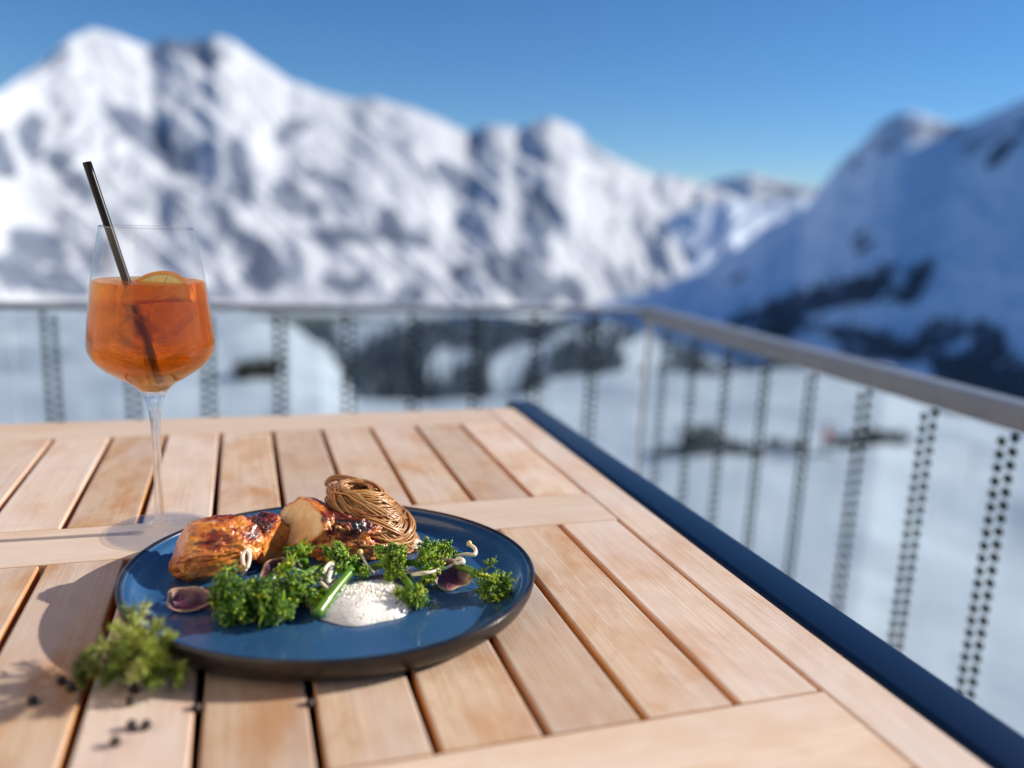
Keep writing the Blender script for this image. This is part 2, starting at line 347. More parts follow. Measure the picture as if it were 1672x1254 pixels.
# ------------------------------------------------------------------ TABLE
def wood_board(name, x0, x1, y0, y1, axis, parent, th=.021, side=True):
    z1 = TT; z0 = TT-th; mb = MB()
    cx, cy = (x0+x1)/2, (y0+y1)/2
    V, F = box(x0-cx, x1-cx, y0-cy, y1-cy, z0-TT, 0, .0016, 3)
    V = np.array(V); top = []; sd = []
    for f in F:
        p = V[f]; nrm = np.cross(p[1]-p[0], p[2]-p[0]); nrm /= np.linalg.norm(nrm)+1e-12
        (top if nrm[2] > .6 else sd).append(f)
    mb.add(V, top, 0); mb.n -= len(V); mb.v.pop(); mb.t.pop(); mb.add(V, sd, 1)
    o = mb.build(name, [M['wood_'+axis], M['teak_side']], parent, smooth=False)
    o.location = (cx, cy, TT); return o
XR, XL, YF, YN = .3506, -1.05, 1.0466, -.075
table = empty('table', (0, 0, 0), 'pale weathered teak slatted table with dark navy metal edge beside the glass railing', 'table')
bw = XR-.3116
gap = .0046
xs_g = [.3120, .2564, .1996, .1442, .0869, .0311, -.0259, -.0835, -.1391, -.1968]
while xs_g[-1] > XL+.09: xs_g.append(xs_g[-1]-.0566)
rows = [(.6965+.0012, .9730-.0012), (.3502+.0012, .6270-.0012), (.004+.0012, .2810-.0012)]
wood_board('border_board', .3120+gap*.35, XR, YN, YF, 'y', table)
wood_board('border_board', XL, xs_g[-1]-gap/2, YN, YF, 'y', table)
for y0, y1 in ((.9730, YF), (.6270, .6965), (.2810, .3502), (YN, .004)):
    wood_board('cross_board', xs_g[-1]-gap/2+.0006, .3120+gap*.35-.0006, y0, y1, 'x', table)
for y0, y1 in rows:
    for a, b_ in zip(xs_g[1:], xs_g[:-1]):
        wood_board('slat', a+gap/2, b_-gap/2+(0 if b_ != xs_g[0] else gap*.2), y0, y1, 'y', table)
def bar(name, x0, x1, y0, y1, z0, z1, m, bev, seg=4, parent=None):
    cx, cy, cz = (x0+x1)/2, (y0+y1)/2, (z0+z1)/2
    o = MB().add(*box(x0-cx, x1-cx, y0-cy, y1-cy, z0-cz, z1-cz, bev, seg)).build(name, m, parent); o.location = (cx, cy, cz)
    return o
fr_m = M['navy']
bar('metal_frame', XR+.0035, .3965, YN-.046, YF+.046, TT-.045, TT-.0005, fr_m, .007, 5, table)
bar('metal_frame', XL-.046, XL-.0035, YN-.046, YF+.046, TT-.045, TT-.0005, fr_m, .007, 5, table)
bar('metal_frame', XL-.003, XR+.003, YF+.004, YF+.046, TT-.060, TT-.019, fr_m, .007, 5, table)
bar('metal_frame', XL-.003, XR+.003, YN-.046, YN-.004, TT-.060, TT-.019, fr_m, .007, 5, table)
bar('gap_shade_sheet', XL, XR, YN, YF, TT-.034, TT-.0225, M['black'], .001, 1, table)  # black sheet added below the slats so the gaps look dark
for lx in (XL-.022, .372):
    for ly in (YN-.02, YF+.02): bar('leg', lx-.022, lx+.022, ly-.022, ly+.022, .002, TT-.0475, fr_m, .004, 3, table)

# ------------------------------------------------------------------ PLATE
PC = np.array([.0563, .5381, TT]); PA, PB, PROT = .1365, .1255, -.313
PFL = .0072
plate = empty('dinner_plate', tuple(PC), 'round dark blue glazed dinner plate with bronze black rim, holding the meal', 'plate', rz=PROT)
def plate_shell(prof, mats_idx, n=160):
    V, F = lathe(prof, n); V = np.array(V); R = np.hypot(V[:, 0], V[:, 1]); a = np.arctan2(V[:, 1], V[:, 0])
    w = 1+.006*np.sin(2*a+.6)+.005*np.sin(3*a+2)+.003*np.sin(5*a)
    V[:, 0] *= PA/.1325*w; V[:, 1] *= PB/.1325*w
    V[:, 2] += .0008*np.sin(2*a+1)*(R/.1325)**4*(V[:, 2] > .01)
    return V, F
inner = [(0, PFL), (.03, PFL), (.06, PFL), (.09, PFL), (.108, PFL+.0002), (.1118, PFL+.0007), (.1150, PFL+.0014), (.1195, PFL+.0035), (.1235, PFL+.0068), (.1262, PFL+.0105), (.1278, .0168), (.1288, .0187)]
rim = [(.1288, .0187), (.1296, .0196), (.1308, .0200), (.1318, .0196), (.1325, .0188)]
outer = [(.1325, .0188), (.1327, .0165), (.1318, .0120), (.1290, .0068), (.1245, .0028), (.1195, .0010), (.112, .0005), (.09, .0008), (0, .0008)]
for nm, pr, mm in (('well', inner, 'plate_in'), ('rim', rim, 'plate_rim'), ('underside', outer, 'plate_out')):
    V, F = plate_shell(pr, 0); MB().add(V, F).build(nm, M[mm], plate)
PZ = TT+PFL
def pl(x, y, h=0.0):            # point on the plate well under pixel
    return at(x, y, PFL+h)

# ------------------------------------------------------------------ CHICKEN
def chunk(name, c, size, rz, seed, label, cuts=(), amp=.16, char=(0, 0, 1, .25), tilt=(0, 0), cutmeat=True):
    V0, F = ico(6); V = V0.copy()
    V = np.sign(V)*np.abs(V)**.86
    d = fbm(V0*1.5+seed*3.1, 3, seed)*amp*1.1+fbm(V0*4+seed, 4, seed+9)*amp*.32+fbm(V0*11+seed, 3, seed+19, ridged=True)*amp*.20
    d = d+.05*fbm(V0*np.array([2.5, 4.5, 5.5])+seed, 4, seed+33, .55, True)
    V = V*(1+d)[:, None]
    ismeat = np.zeros(len(V), bool); cutd = np.full(len(V), -1.)
    Rw = np.array(Euler((tilt[0], tilt[1], rz)).to_matrix())
    for nx, ny, nz, off in cuts:
        n = (Rw.T@np.array([nx, ny, nz], float))*np.array(size); n /= np.linalg.norm(n)
        s = V@n-off+.010*fbm(V0*5, 2, seed+4); k = s > 0; cutd = np.maximum(cutd, s)
        V[k] -= n*s[k][:, None]*.97
        if cutmeat: ismeat |= s > .02
    V[:, 2] = np.maximum(V[:, 2], -.78)
    cd = np.array(char[:3], float); cd /= np.linalg.norm(cd)
    t = char[3]+.55*np.clip((V/np.linalg.norm(V, axis=1)[:, None])@cd, -1, 1)-.25+.85*fbm(V0*2.6+7, 4, seed+3)
    V = V*np.array(size); 
    R = np.array(Euler((tilt[0], tilt[1], rz)).to_matrix()); V = V@R.T
    V[:, 2] -= V[:, 2].min(); 
    fi = np.array(F); meat = ismeat[fi].all(1)
    mb = MB(); mb.add(V, [f for f, k in zip(F, meat) if not k], 0, t); mb.v.pop(); mb.t.pop(); mb.n -= len(V); mb.add(V, [f for f, k in zip(F, meat) if k], 1, np.where(ismeat, cutd, t))
    o = mb.build(name, [M['chicken'], M['meat']]); o.location = (c[0], c[1], PZ)
    return tag(o, label, 'chicken', 'roast chicken pieces on the plate')
A_ = -.31
c1 = pl(350, 935); chunk('chicken_piece', c1, (.0305, .0195, .0175), A_+.30, 3, 'largest golden roast chicken piece, at the left end of the plate', cuts=((-.85, -.1, .45, .78),), amp=.24, char=(.75, .6, .9, .30), tilt=(.22, -.14), cutmeat=False)
c2 = pl(430, 912); chunk('chicken_piece', c2, (.0195, .0185, .0165), A_-.1, 11, 'dark red charred chicken chunk behind the large golden piece', cuts=((.70, -.62, .1, .62),), amp=.24, char=(-.5, .2, 1, .52), tilt=(0, .15), cutmeat=False)
c3 = pl(506, 903); chunk('chicken_piece', c3, (.0265, .0165, .0200), A_-.45, 21, 'sliced chicken piece showing a pale cut face, in the middle of the row', cuts=((-.74, -.50, .44, .52),), amp=.13, char=(.7, .5, .8, .36), tilt=(0, .22))
c4 = pl(566, 908); chunk('chicken_piece', c4, (.0245, .0175, .0175), A_-.05, 35, 'dark caramelised chicken piece in front of the noodle nest', amp=.34, char=(.2, .1, .8, .52))

# ------------------------------------------------------------------ NOODLES
def noodle_nest():
    mb = MB(); base = pl(604, 889); rng = np.random.default_rng(5)
    ex = np.array([math.cos(A_), math.sin(A_), 0]); ey = np.array([-math.sin(A_), math.cos(A_), 0]); ez = np.array([0, 0, 1.])
    H = .047
    def rad(z):
        z = np.clip(z/H, 0, 1)
        return np.interp(z, [0, .15, .4, .65, .85, 1], [.0300, .0308, .0285, .0245, .0205, .0150])
    for i in range(46):              # combed bundles of parallel strands
        zc = H*(.05+.88*rng.random()**.85); tl = rng.normal(.46, .30); ph = rng.normal(2.9, .85)
        turns = rng.uniform(.5, 1.2); th0 = rng.uniform(0, 2*PI); shell = rng.uniform(.66, 1.0); ox, oy = rng.normal(0, .003, 2)
        n = int(30*turns)+8; th = th0+np.linspace(0, 2*PI*turns, n); tb = rng.uniform(.1, .8)
        nk = int(rng.integers(3, 7))
        for k in range(nk):
            u = k-nk/2; r_ = rad(zc)*shell
            z = zc+u*.0011+r_*math.tan(tl)*np.cos(th-ph)*.9+.0020*np.sin(th*2.3+i)+.0005*np.sin(th*5+k*2.1+i)
            z = np.clip(z, .0012, H-.003*rng.random()); r = rad(z)*(shell+.035*abs(u)*rng.uniform(-1, .6))*(1+.06*np.sin(th*1.7+i*2)+.012*np.sin(th*4+k))
            cx = .006-.0185*(z/H)
            P = base+np.outer(cx+ox+r*np.cos(th), ex)+np.outer(oy+r*np.sin(th)*.85, ey)+np.outer(z, ez)
            mb.add(*tube(P, rng.uniform(.0007, .0009), 6), 0, tb+rng.uniform(-.15, .2))
    for i in range(60):
        zc = H*(.05+.88*rng.random()**.85); tl = rng.normal(.45, .30); ph = rng.normal(2.9, .9)
        turns = rng.uniform(.5, 1.25); th0 = rng.uniform(0, 2*PI); shell = rng.uniform(.70, 1.03); ox, oy = rng.normal(0, .003, 2)
        n = int(30*turns)+8; th = th0+np.linspace(0, 2*PI*turns, n)
        z = np.clip(zc+rad(zc)*shell*math.tan(tl)*np.cos(th-ph)*.9+.0022*np.sin(th*2.3+i), .0012, H-.003*rng.random()); r = rad(z)*shell*(1+.07*np.sin(th*1.7+i*2))
        P = base+np.outer(.006-.0185*(z/H)+ox+r*np.cos(th), ex)+np.outer(oy+r*np.sin(th)*.85, ey)+np.outer(z, ez)
        mb.add(*tube(P, rng.uniform(.0007, .0009), 6), 0, rng.uniform(0, 1))
    for i in range(44):              # strands falling from the twisted top down to the right
        a = rng.uniform(-2.4, -.5); x0 = rng.uniform(-.020, -.006)
        zs = np.array([H*rng.uniform(.75, 1.0), H*.72, H*.45, H*.2, .003]); aa = a+np.array([-.9, -.5, 0, .35, .6])
        rr = rad(zs)*rng.uniform(.92, 1.08)
        P = base+np.outer(.006-.0185*zs/H+rr*np.cos(aa), ex)+np.outer(rr*np.sin(aa)*.88, ey)+np.outer(zs, ez)
        mb.add(*tube(smoothpath(P, 22), .0008, 6), 0, rng.uniform(.1, 1))
    for a, b_, c, d in (((604-70, 786), .046, (560, 778), .047),):
        P = smoothpath([at(532, 792, .040), at(540, 783, .046), at(556, 781, .049), at(580, 786, .050), at(604, 797, .048), at(622, 812, .043)], 22)
        for k in range(5): mb.add(*tube(P+rng.normal(0, .0010, 3)+np.outer(np.linspace(0, 1, 22), rng.normal(0, .002, 3)), .001, 6), 0, rng.uniform(.2, .8))
    for k in range(9):               # tail lying to the right
        P = smoothpath([pl(600+rng.uniform(-20, 20), 890, .012), pl(640, 884+rng.uniform(-8, 8), .009), pl(664, 889+rng.uniform(-6, 6), .005), pl(683+rng.uniform(-5, 3), 886+rng.uniform(-5, 5), .0035)], 18)
        mb.add(*tube(P, .001, 6), 0, rng.uniform(.1, .7))
    for k in range(14):
        P = smoothpath([pl(540+rng.uniform(-15, 30), 860, .014+.02*rng.random()), pl(560+rng.uniform(-10, 30), 880, .012), pl(600+rng.uniform(-10, 20), 892, .006+.01*rng.random()), pl(640+rng.uniform(-10, 20), 888, .01)], 18)
        mb.add(*tube(P, .001, 6), 0, rng.uniform(.1, .9))
    return tag(mb.build('noodle_nest', M['noodle']), 'twirled nest of brown soba noodles at the back of the plate', 'noodles')
noodle_nest()

# ------------------------------------------------------------------ BROCCOLINI
def floret(base, tip, crown_r, nb, seed, label, stem_r=.0028, squash=.8, yellow=.25, stem_pts=None):
    rng = np.random.default_rng(seed); base = np.array(base); tip = np.array(tip)
    root = empty('broccoli_floret', tuple(base), label, 'broccoli', 'broccoli florets on the plate')
    d = tip-base; Ln = np.linalg.norm(d); d /= Ln
    side = np.cross(d, [0, 0, 1.]); side /= np.linalg.norm(side)+1e-9; up2 = np.cross(side, d)
    st = MB(); bu = MB()
    P = smoothpath([base, base+d*Ln*.5+up2*.001, tip], 14)-base
    st.add(*tube(P, np.linspace(stem_r, stem_r*.8, 14), 10))
    V1, F1 = ico(1)
    nbr = max(11, nb//26)
    for k in range(nbr):
        u = rng.normal(size=3); u /= np.linalg.norm(u); u = u+d*.75; u /= np.linalg.norm(u)
        e = tip+u*crown_r*rng.uniform(.55, .95)*np.array([1, 1, squash])
        e[2] = max(e[2], PZ+.0025)
        s0 = tip-d*Ln*rng.uniform(.0, .35)
        Q = smoothpath([s0, (s0+e)/2+rng.normal(0, .0015, 3), e], 8)-base
        st.add(*tube(Q, np.linspace(stem_r*.42, .0007, 8), 6))
        m_ = int(nb*1.9/nbr*rng.uniform(.6, 1.4)); tb = rng.uniform(-.12, .62)
        cr = crown_r*rng.uniform(.24, .46)
        for j in range(m_):
            w = rng.normal(size=3); w /= np.linalg.norm(w); w = w+u*.55; w /= np.linalg.norm(w)
            q = e+w*cr*rng.uniform(.45, 1.15)*np.array([1, 1, .85])
            q[2] = max(q[2], PZ+.0010)
            r = rng.choice([.00042, .00062, .0009], p=[.45, .4, .15])*rng.uniform(.85, 1.2)
            Vb = (V1*r*np.array([1, 1, rng.uniform(1., 1.8)]))@np.array(Euler(tuple(rng.uniform(-1.2, 1.2, 3))).to_matrix()).T
            tint = tb+rng.uniform(-.22, .28)+(.38 if rng.random() < yellow else 0)
            bu.add(Vb+q-base, F1, 0, tint)
            if rng.random() < .35: st.add(*tube(np.array([e-base, (e+q)/2-base+rng.normal(0, .0004, 3), q-base]), [.0006, .0005, .0004], 4))
        for j in range(2):               # small curled leaf blades between the buds
            w = rng.normal(size=3); w /= np.linalg.norm(w); w = w+u*.8; w /= np.linalg.norm(w); L_ = rng.uniform(.0035, .0075)
            sd = np.cross(w, rng.normal(size=3)); sd /= np.linalg.norm(sd)+1e-9; nn = np.cross(w, sd); b0 = e+w*cr*.3; LV = []
            for q_ in range(6):
                f = q_/5; wd = .0013*math.sin(PI*(.12+.85*f)); cpt = b0+w*L_*f+nn*L_*.55*f*f
                for k2 in (-1, 0, 1):
                    p_ = cpt+sd*wd*k2+nn*.0004*abs(k2)+nn*.0005*math.sin(f*14+j)*abs(k2); p_[2] = max(p_[2], PZ+.0008); LV.append(p_-base)
            bu.add(np.array(LV), [(a_*3+b2, a_*3+b2+1, a_*3+b2+4, a_*3+b2+3) for a_ in range(5) for b2 in (0, 1)], 0, tb+rng.uniform(-.1, .3))
    st.build('stalk', M['bstem'], root); bu.build('bud_head', M['buds'], root)
    return root
def P3(x, y, h): return pl(x, y, h)
# left big bunch
floret(P3(465, 935, .012), P3(395, 968, .0120), .0185, 680, 1, 'large dark green broccoli floret leaning on the big chicken piece', yellow=.25, squash=.9)
floret(P3(505, 935, .012), P3(448, 975, .0105), .0170, 620, 2, 'dark green broccoli floret second from the left, over the front of the plate', yellow=.15, squash=.9)
floret(P3(528, 925, .014), P3(487, 945, .0165), .0145, 470, 3, 'upright broccoli floret in front of the pale cut chicken', yellow=.22, squash=1)
floret(P3(375, 985, .004), P3(385, 1000, .0060), .0120, 320, 4, 'small broccoli floret lowest on the left, near the dark purple petal', yellow=.3)
floret(P3(500, 925, .016), P3(492, 910, .0250), .0085, 170, 5, 'small broccoli sprig standing against the sliced chicken piece', yellow=.15, squash=1)
floret(P3(516, 1004, .0045), P3(574, 930, .0165), .0105, 280, 6, 'broccoli floret with a long bright green stem beside the white foam', stem_r=.0036, yellow=.12)
floret(P3(600, 930, .008), P3(633, 922, .0140), .0150, 470, 7, 'dark broccoli floret between noodle nest and white foam', yellow=.2, squash=.95)
floret(P3(640, 925, .008), P3(690, 918, .0140), .0155, 480, 8, 'yellow green open broccoli floret right of the white foam', yellow=.55, squash=.95)
floret(P3(660, 945, .008), P3(674, 965, .0085), .0130, 340, 9, 'broccoli floret hanging over the right edge of the white foam', yellow=.5)
floret(P3(730, 918, .012), P3(797, 945, .0115), .0150, 540, 10, 'rightmost broccoli floret with thin stems at the right end of the meal', yellow=.25, squash=.95)

floret(P3(560, 925, .010), P3(545, 905, .0200), .0100, 240, 21, 'small broccoli tuft behind the tangle of white sprouts', yellow=.2, squash=1)
floret(P3(690, 935, .008), P3(728, 912, .0120), .0110, 280, 22, 'loose broccoli tuft between yellow green floret and purple petal', yellow=.45, squash=.9)
floret(P3(470, 985, .004), P3(452, 1000, .0055), .0115, 330, 23, 'low broccoli head at the very front of the greens', yellow=.2, squash=.8)
floret(P3(500, 965, .006), P3(512, 972, .0075), .0105, 260, 24, 'round broccoli head left of the bright green stem', yellow=.12, squash=.9)

# ------------------------------------------------------------------ PETALS, SPROUTS, LEAF
def petal(name, c, size, rot, seed, label, cat, cup=.5):
    n = 26; mb = MB(); V = []; T = []
    for i in range(n+1):
        for j in range(n+1):
            u, v = i/n*2-1, j/n*2-1
            q = max(abs(u), abs(v))/(math.hypot(u, v)+1e-9) if (u or v) else 1
            x, y = u*q*.999, v*q*.999
            r = math.hypot(x, y); a = math.atan2(y, x); ww = 1+.08*math.sin(3*a+seed)+.05*math.sin(5*a+seed*2)
            V.append((x*size[0]*ww, y*size[1]*ww, cup*size[1]*r*r+.0006*math.sin(6*x+seed)))
            T.append(.22+.6*r**3)
    V = np.array(V); k = (n+1)**2
    F = [(i*(n+1)+j, (i+1)*(n+1)+j, (i+1)*(n+1)+j+1, i*(n+1)+j+1) for i in range(n) for j in range(n)]
    V2 = V.copy(); V2[:, 2] -= .0012
    F2 = [tuple(reversed(tuple(a+k for a in f))) for f in F]
    bd = [i*(n+1) for i in range(n)]+[n*(n+1)+j for j in range(n)]+[i*(n+1)+n for i in range(n, 0, -1)]+[j for j in range(n, 0, -1)]
    F3 = [(bd[i], bd[(i+1) % len(bd)], bd[(i+1) % len(bd)]+k, bd[i]+k) for i in range(len(bd))]
    mb.add(np.vstack([V, V2]), F+F2+[tuple(reversed(f)) for f in F3], 0, np.r_[T, T])
    o = mb.build(name, M['petal']); o.rotation_euler = rot; R = np.array(Euler(rot).to_matrix())
    zmin = (np.vstack([V, V2])@R.T)[:, 2].min()
    o.location = (c[0], c[1], c[2] if c[2] > PZ+.002 else PZ-zmin+.0003); return tag(o, label, cat, 'purple onion petals in the meal')
petal('onion_petal', pl(312, 990), (.0150, .0090), (.55, 0, A_+.1), 1, 'dark purple onion petal lying lowest at the left of the meal', 'onion')
petal('onion_petal', pl(735, 955), (.0130, .0105), (1.0, .1, A_+.25), 2, 'purple radish coloured petal standing left of the rightmost broccoli', 'onion')
petal('onion_petal', pl(447, 930, .010), (.0105, .0060), (.9, -.5, A_+.6), 3, 'small pale purple onion petal above the left broccoli', 'onion')
petal('onion_petal', pl(648, 905, .008), (.0075, .0055), (1.1, .0, A_), 4, 'small mauve onion petal behind the middle broccoli', 'onion')
mb = MB(); P = smoothpath([pl(276, 972, .003), pl(305, 966, .0045), pl(335, 962, .005), pl(362, 958, .006)], 16)
mb.add(*tube(P, np.interp(np.linspace(0, 1, 16), [0, .3, .8, 1], [.0006, .0028, .003, .002]), 10, flat=.35)); tag(mb.build('green_leaf', M['leaf']), 'thin dark green leaf strip pointing left under the large chicken piece', 'leaf')
def sprout(ctrls, label, r=.00125, head=True):
    mb = MB(); bb = MB(); P = None
    for c in ctrls:
        P = smoothpath([at(x, y, PFL+h) for x, y, h in c], 26)
        mb.add(*tube(P, r*(1+.25*np.sin(np.linspace(0, 5, 26))), 7))
    o = mb.build('bean_sprout', M['sprout']); tag(o, label, 'bean sprout', 'bean sprouts on the meal')
    if head:
        V1, F1 = ico(2); d = P[0]-P[1]; 
        bb.add(V1*np.array([.0021, .0016, .0026])+P[0], F1).build('bean', M['bean'], o)
    return o
sprout([[(398, 925, .020), (396, 908, .022), (402, 900, .024), (408, 907, .022), (405, 925, .019), (396, 940, .016)]], 'white bean sprout loop beside the big chicken piece', head=False)
sprout([[(548, 908, .016), (540, 918, .018), (530, 930, .018), (522, 945, .016), (512, 938, .016), (505, 925, .016)], [(545, 912, .017), (541, 930, .017), (536, 950, .014), (548, 944, .013)]], 'tangle of white bean sprouts between green stem and left broccoli')
sprout([[(505, 932, .016), (515, 943, .016), (528, 955, .014), (537, 962, .012)]], 'pale bean sprout end hanging in front of the sprout tangle', head=False)
sprout([[(588, 902, .020), (597, 918, .019), (606, 930, .016), (612, 935, .015)]], 'thin bean sprout in front of the dark caramelised chicken', r=.0008)
sprout([[(766, 888, .018), (776, 897, .016), (774, 906, .015), (760, 905, .014), (742, 908, .012), (722, 912, .011)]], 'bean sprout with yellow bean rising over the right broccoli')
sprout([[(740, 915, .016), (748, 920, .016), (757, 917, .017), (748, 912, .018), (738, 922, .014), (722, 930, .012), (710, 934, .010)]], 'white bean sprout lying across the purple petal on the right', head=False)
sprout([[(672, 938, .012), (690, 936, .014), (705, 934, .014), (716, 928, .014)]], 'pale bean sprout half hidden in the yellow green broccoli', head=False)

# ------------------------------------------------------------------ FOAM
def foam(name, cpx, ax, ay, h, nb, seed, label):
    c = pl(*cpx); rng = np.random.default_rng(seed); nr, na = 150, 300
    V = [(0, 0)]+[(r/nr*math.cos(2*PI*k/na), r/nr*math.sin(2*PI*k/na)) for r in range(1, nr+1) for k in range(na)]
    V = np.array(V); R = np.hypot(V[:, 0], V[:, 1]); a = np.arctan2(V[:, 1], V[:, 0])
    w = 1+.05*np.sin(2*a+1)+.04*np.sin(3*a+.4)+.025*np.sin(7*a)
    X = V[:, 0]*ax*w; Y = V[:, 1]*ay*w
    Z = h*(1-R**2.6)**.75*(1+.10*fbm(np.c_[X*90, Y*90, X*0], 3, seed)); t = np.full(len(V), .75)
    for k in range(nb):
        r0 = math.sqrt(rng.random()); a0 = rng.random()*2*PI; ww = 1
        cx, cy = r0*math.cos(a0)*ax, r0*math.sin(a0)*ay
        back = (r0*math.sin(a0)+.35)
        br = rng.choice([.00045, .0007, .0011, .0017], p=[.36, .40, .19, .05])*(1.1 if back > 0 else .7)
        dd = np.hypot(X-cx, Y-cy)/br; k_ = dd < 1.5
        z = np.where(dd < 1, -.42*br*(1-dd**2), 0)+.22*br*np.exp(-((dd-1.08)/.2)**2)
        Z[k_] += z[k_]; t[k_] += np.where(dd < .85, -.22, .05)[k_]
    Z = np.maximum(Z, .0002*(1-R)); Z[-na:] = 0
    F = [(0, 1+k, 1+(k+1) % na) for k in range(na)]
    for r in range(nr-1):
        o_ = 1+r*na
        F += [(o_+k, o_+na+k, o_+na+(k+1) % na, o_+(k+1) % na) for k in range(na)]
    ca, sa = math.cos(A_), math.sin(A_)
    o = MB().add(np.c_[X*ca-Y*sa, X*sa+Y*ca, Z+.0004], F, 0, np.clip(t, 0, 1)).build(name, M['foam']); o.location = (c[0], c[1], PZ)
    return tag(o, label, 'foam sauce')
foam('foam_sauce', (593, 985), .0345, .031, .0095, 1900, 3, 'mound of white bubbly foam sauce at the front of the plate')
foam('foam_sauce', (655, 893), .020, .011, .006, 300, 8, 'small patch of white foam under the noodle nest')

# ------------------------------------------------------------------ WINE GLASS
GP = at(262, 868)
glass = empty('wine_glass', tuple(GP), 'clear stemmed wine glass with angular bowl, holding an orange drink', 'wine glass')
bowlp = [(.0103, .1142), (.0165, .1205), (.0275, .1268), (.0380, .1335), (.0446, .1398), (.0478, .1455), (.0489, .1505), (.0488, .156), (.0478, .165), (.0455, .182), (.0430, .1995), (.0392, .2185), (.0352, .2372), (.0350, .2383)]
GS = .926
def dense(prof, n=70):
    P = smoothpath([(a*GS, 0, b) for a, b in prof], n); return [(max(0, q[0]), q[2]) for q in P]
bp = dense(bowlp)
MB().add(*lathe(bp, 96)).add(*lathe([(r*GS, z) for r, z in ((.0350, .2381), (.0354, .2387), (.0350, .2391), (.0346, .2387), (.0350, .2381))], 96)).build('bowl', M['thin'], glass)
stp = dense([(.0050, .0075), (.0040, .014), (.0036, .030), (.0035, .055), (.0038, .078), (.0050, .097), (.0078, .109), (.0104, .1143)], 40)
MB().add(*lathe(stp+[(.0088, .1152), (.0055, .1160), (0, .1164)], 64)).build('stem', M['glass'], glass)
ftp = [(0, .0006), (.034, .0003), (.0390, .0006), (.0397, .0013), (.0390, .0021)]+dense([(.0408, .0023), (.028, .0030), (.017, .0038), (.009, .0050), (.0062, .0060), (.0050, .0075)], 24)
MB().add(*lathe(ftp, 96)).build('foot', M['foot'], glass)
lq = [(0, .1168), (.0055, .1164), (.0088, .1158)]+[(r-.0006, z) for r, z in bp if .1160 < z < .1985]+[(.0392, .1990), (.0390, .1993), (.0380, .1990), (.03, .1989), (0, .1989)]
o = MB().add(*lathe(lq, 96)).build('orange_drink', M['liquid']); o.location = tuple(GP); tag(o, 'bright orange spritz drink filling the wine glass', 'drink')
ER = np.array([RT[0], RT[1], 0]); ER /= np.linalg.norm(ER); EF = np.array([FW[0], FW[1], 0]); EF /= np.linalg.norm(EF)
# straw
top = GP+ER*-.0415+np.array([0, 0, .2835]); bot = GP+ER*.0035+EF*.004+np.array([0, 0, .1205])
n_ = 20; P = np.linspace(bot, top, n_); V, F = tube(P, .0031, 20, cap=False); V2, F2 = tube(P, .0025, 20, cap=False)
k = len(V); E_ = [((n_-1)*20+j, (n_-1)*20+(j+1) % 20, k+(n_-1)*20+(j+1) % 20, k+(n_-1)*20+j) for j in range(20)]
tag(MB().add(np.vstack([V, V2]), F+[tuple(reversed([a+k for a in f])) for f in F2]+E_).build('drinking_straw', M['straw']), 'black drinking straw leaning left in the wine glass', 'straw')
# orange slice
sl = empty('orange_slice', tuple(GP+ER*.009-EF*.010+np.array([0, 0, .1850])), 'half slice of orange floating at the top of the drink', 'orange slice')
sl.rotation_euler = (math.radians(50), math.radians(-6), -YAW)
def halfdisc(r0, r1, z0, z1, a0, a1, n=30):
    V = []; F = []
    for k in range(n+1):
        a = a0+(a1-a0)*k/n; c, s = math.cos(a), math.sin(a)
        V += [(r0*c, r0*s, z0), (r1*c, r1*s, z0), (r1*c, r1*s, z1), (r0*c, r0*s, z1)]
    for k in range(n):
        a = 4*k
        for i in range(4): F.append((a+i, a+4+i, a+4+(i+1) % 4, a+(i+1) % 4))
    F += [(0, 1, 2, 3), (4*n+3, 4*n+2, 4*n+1, 4*n)]
    return V, F
mb = MB()
for k in range(5):
    mb.add(*halfdisc(.0016, .0228, -.0024, .0026, PI*k/5+.035, PI*(k+1)/5-.035, 10))
mb.build('flesh', M['flesh'], sl, smooth=False)
MB().add(*halfdisc(0.0009, .0233, -.0021, .0021, 0, PI)).build('pith', M['pith'], sl, smooth=False)
MB().add(*halfdisc(.0234, .0262, -.0026, .0026, -.02, PI+.02)).build('rind', M['rind'], sl, smooth=False)
for i, (a, b_, h, s, rot) in enumerate(((-.012, .006, .183, .011, (.5, .3, .2)), (.017, -.006, .176, .0115, (.2, .8, .5)), (-.004, -.014, .163, .010, (.7, .2, 1.0)))):
    o = MB().add(*box(-s, s, -s, s, -s, s, .003, 3)).build('ice_cube', M['ice']); o.location = tuple(GP+ER*a+EF*b_+np.array([0, 0, h])); o.rotation_euler = rot
    tag(o, ('clear ice cube by the straw high in the drink', 'clear ice cube under the orange slice in the drink', 'clear ice cube lowest in the orange drink')[i], 'ice cube', 'ice cubes in the drink')

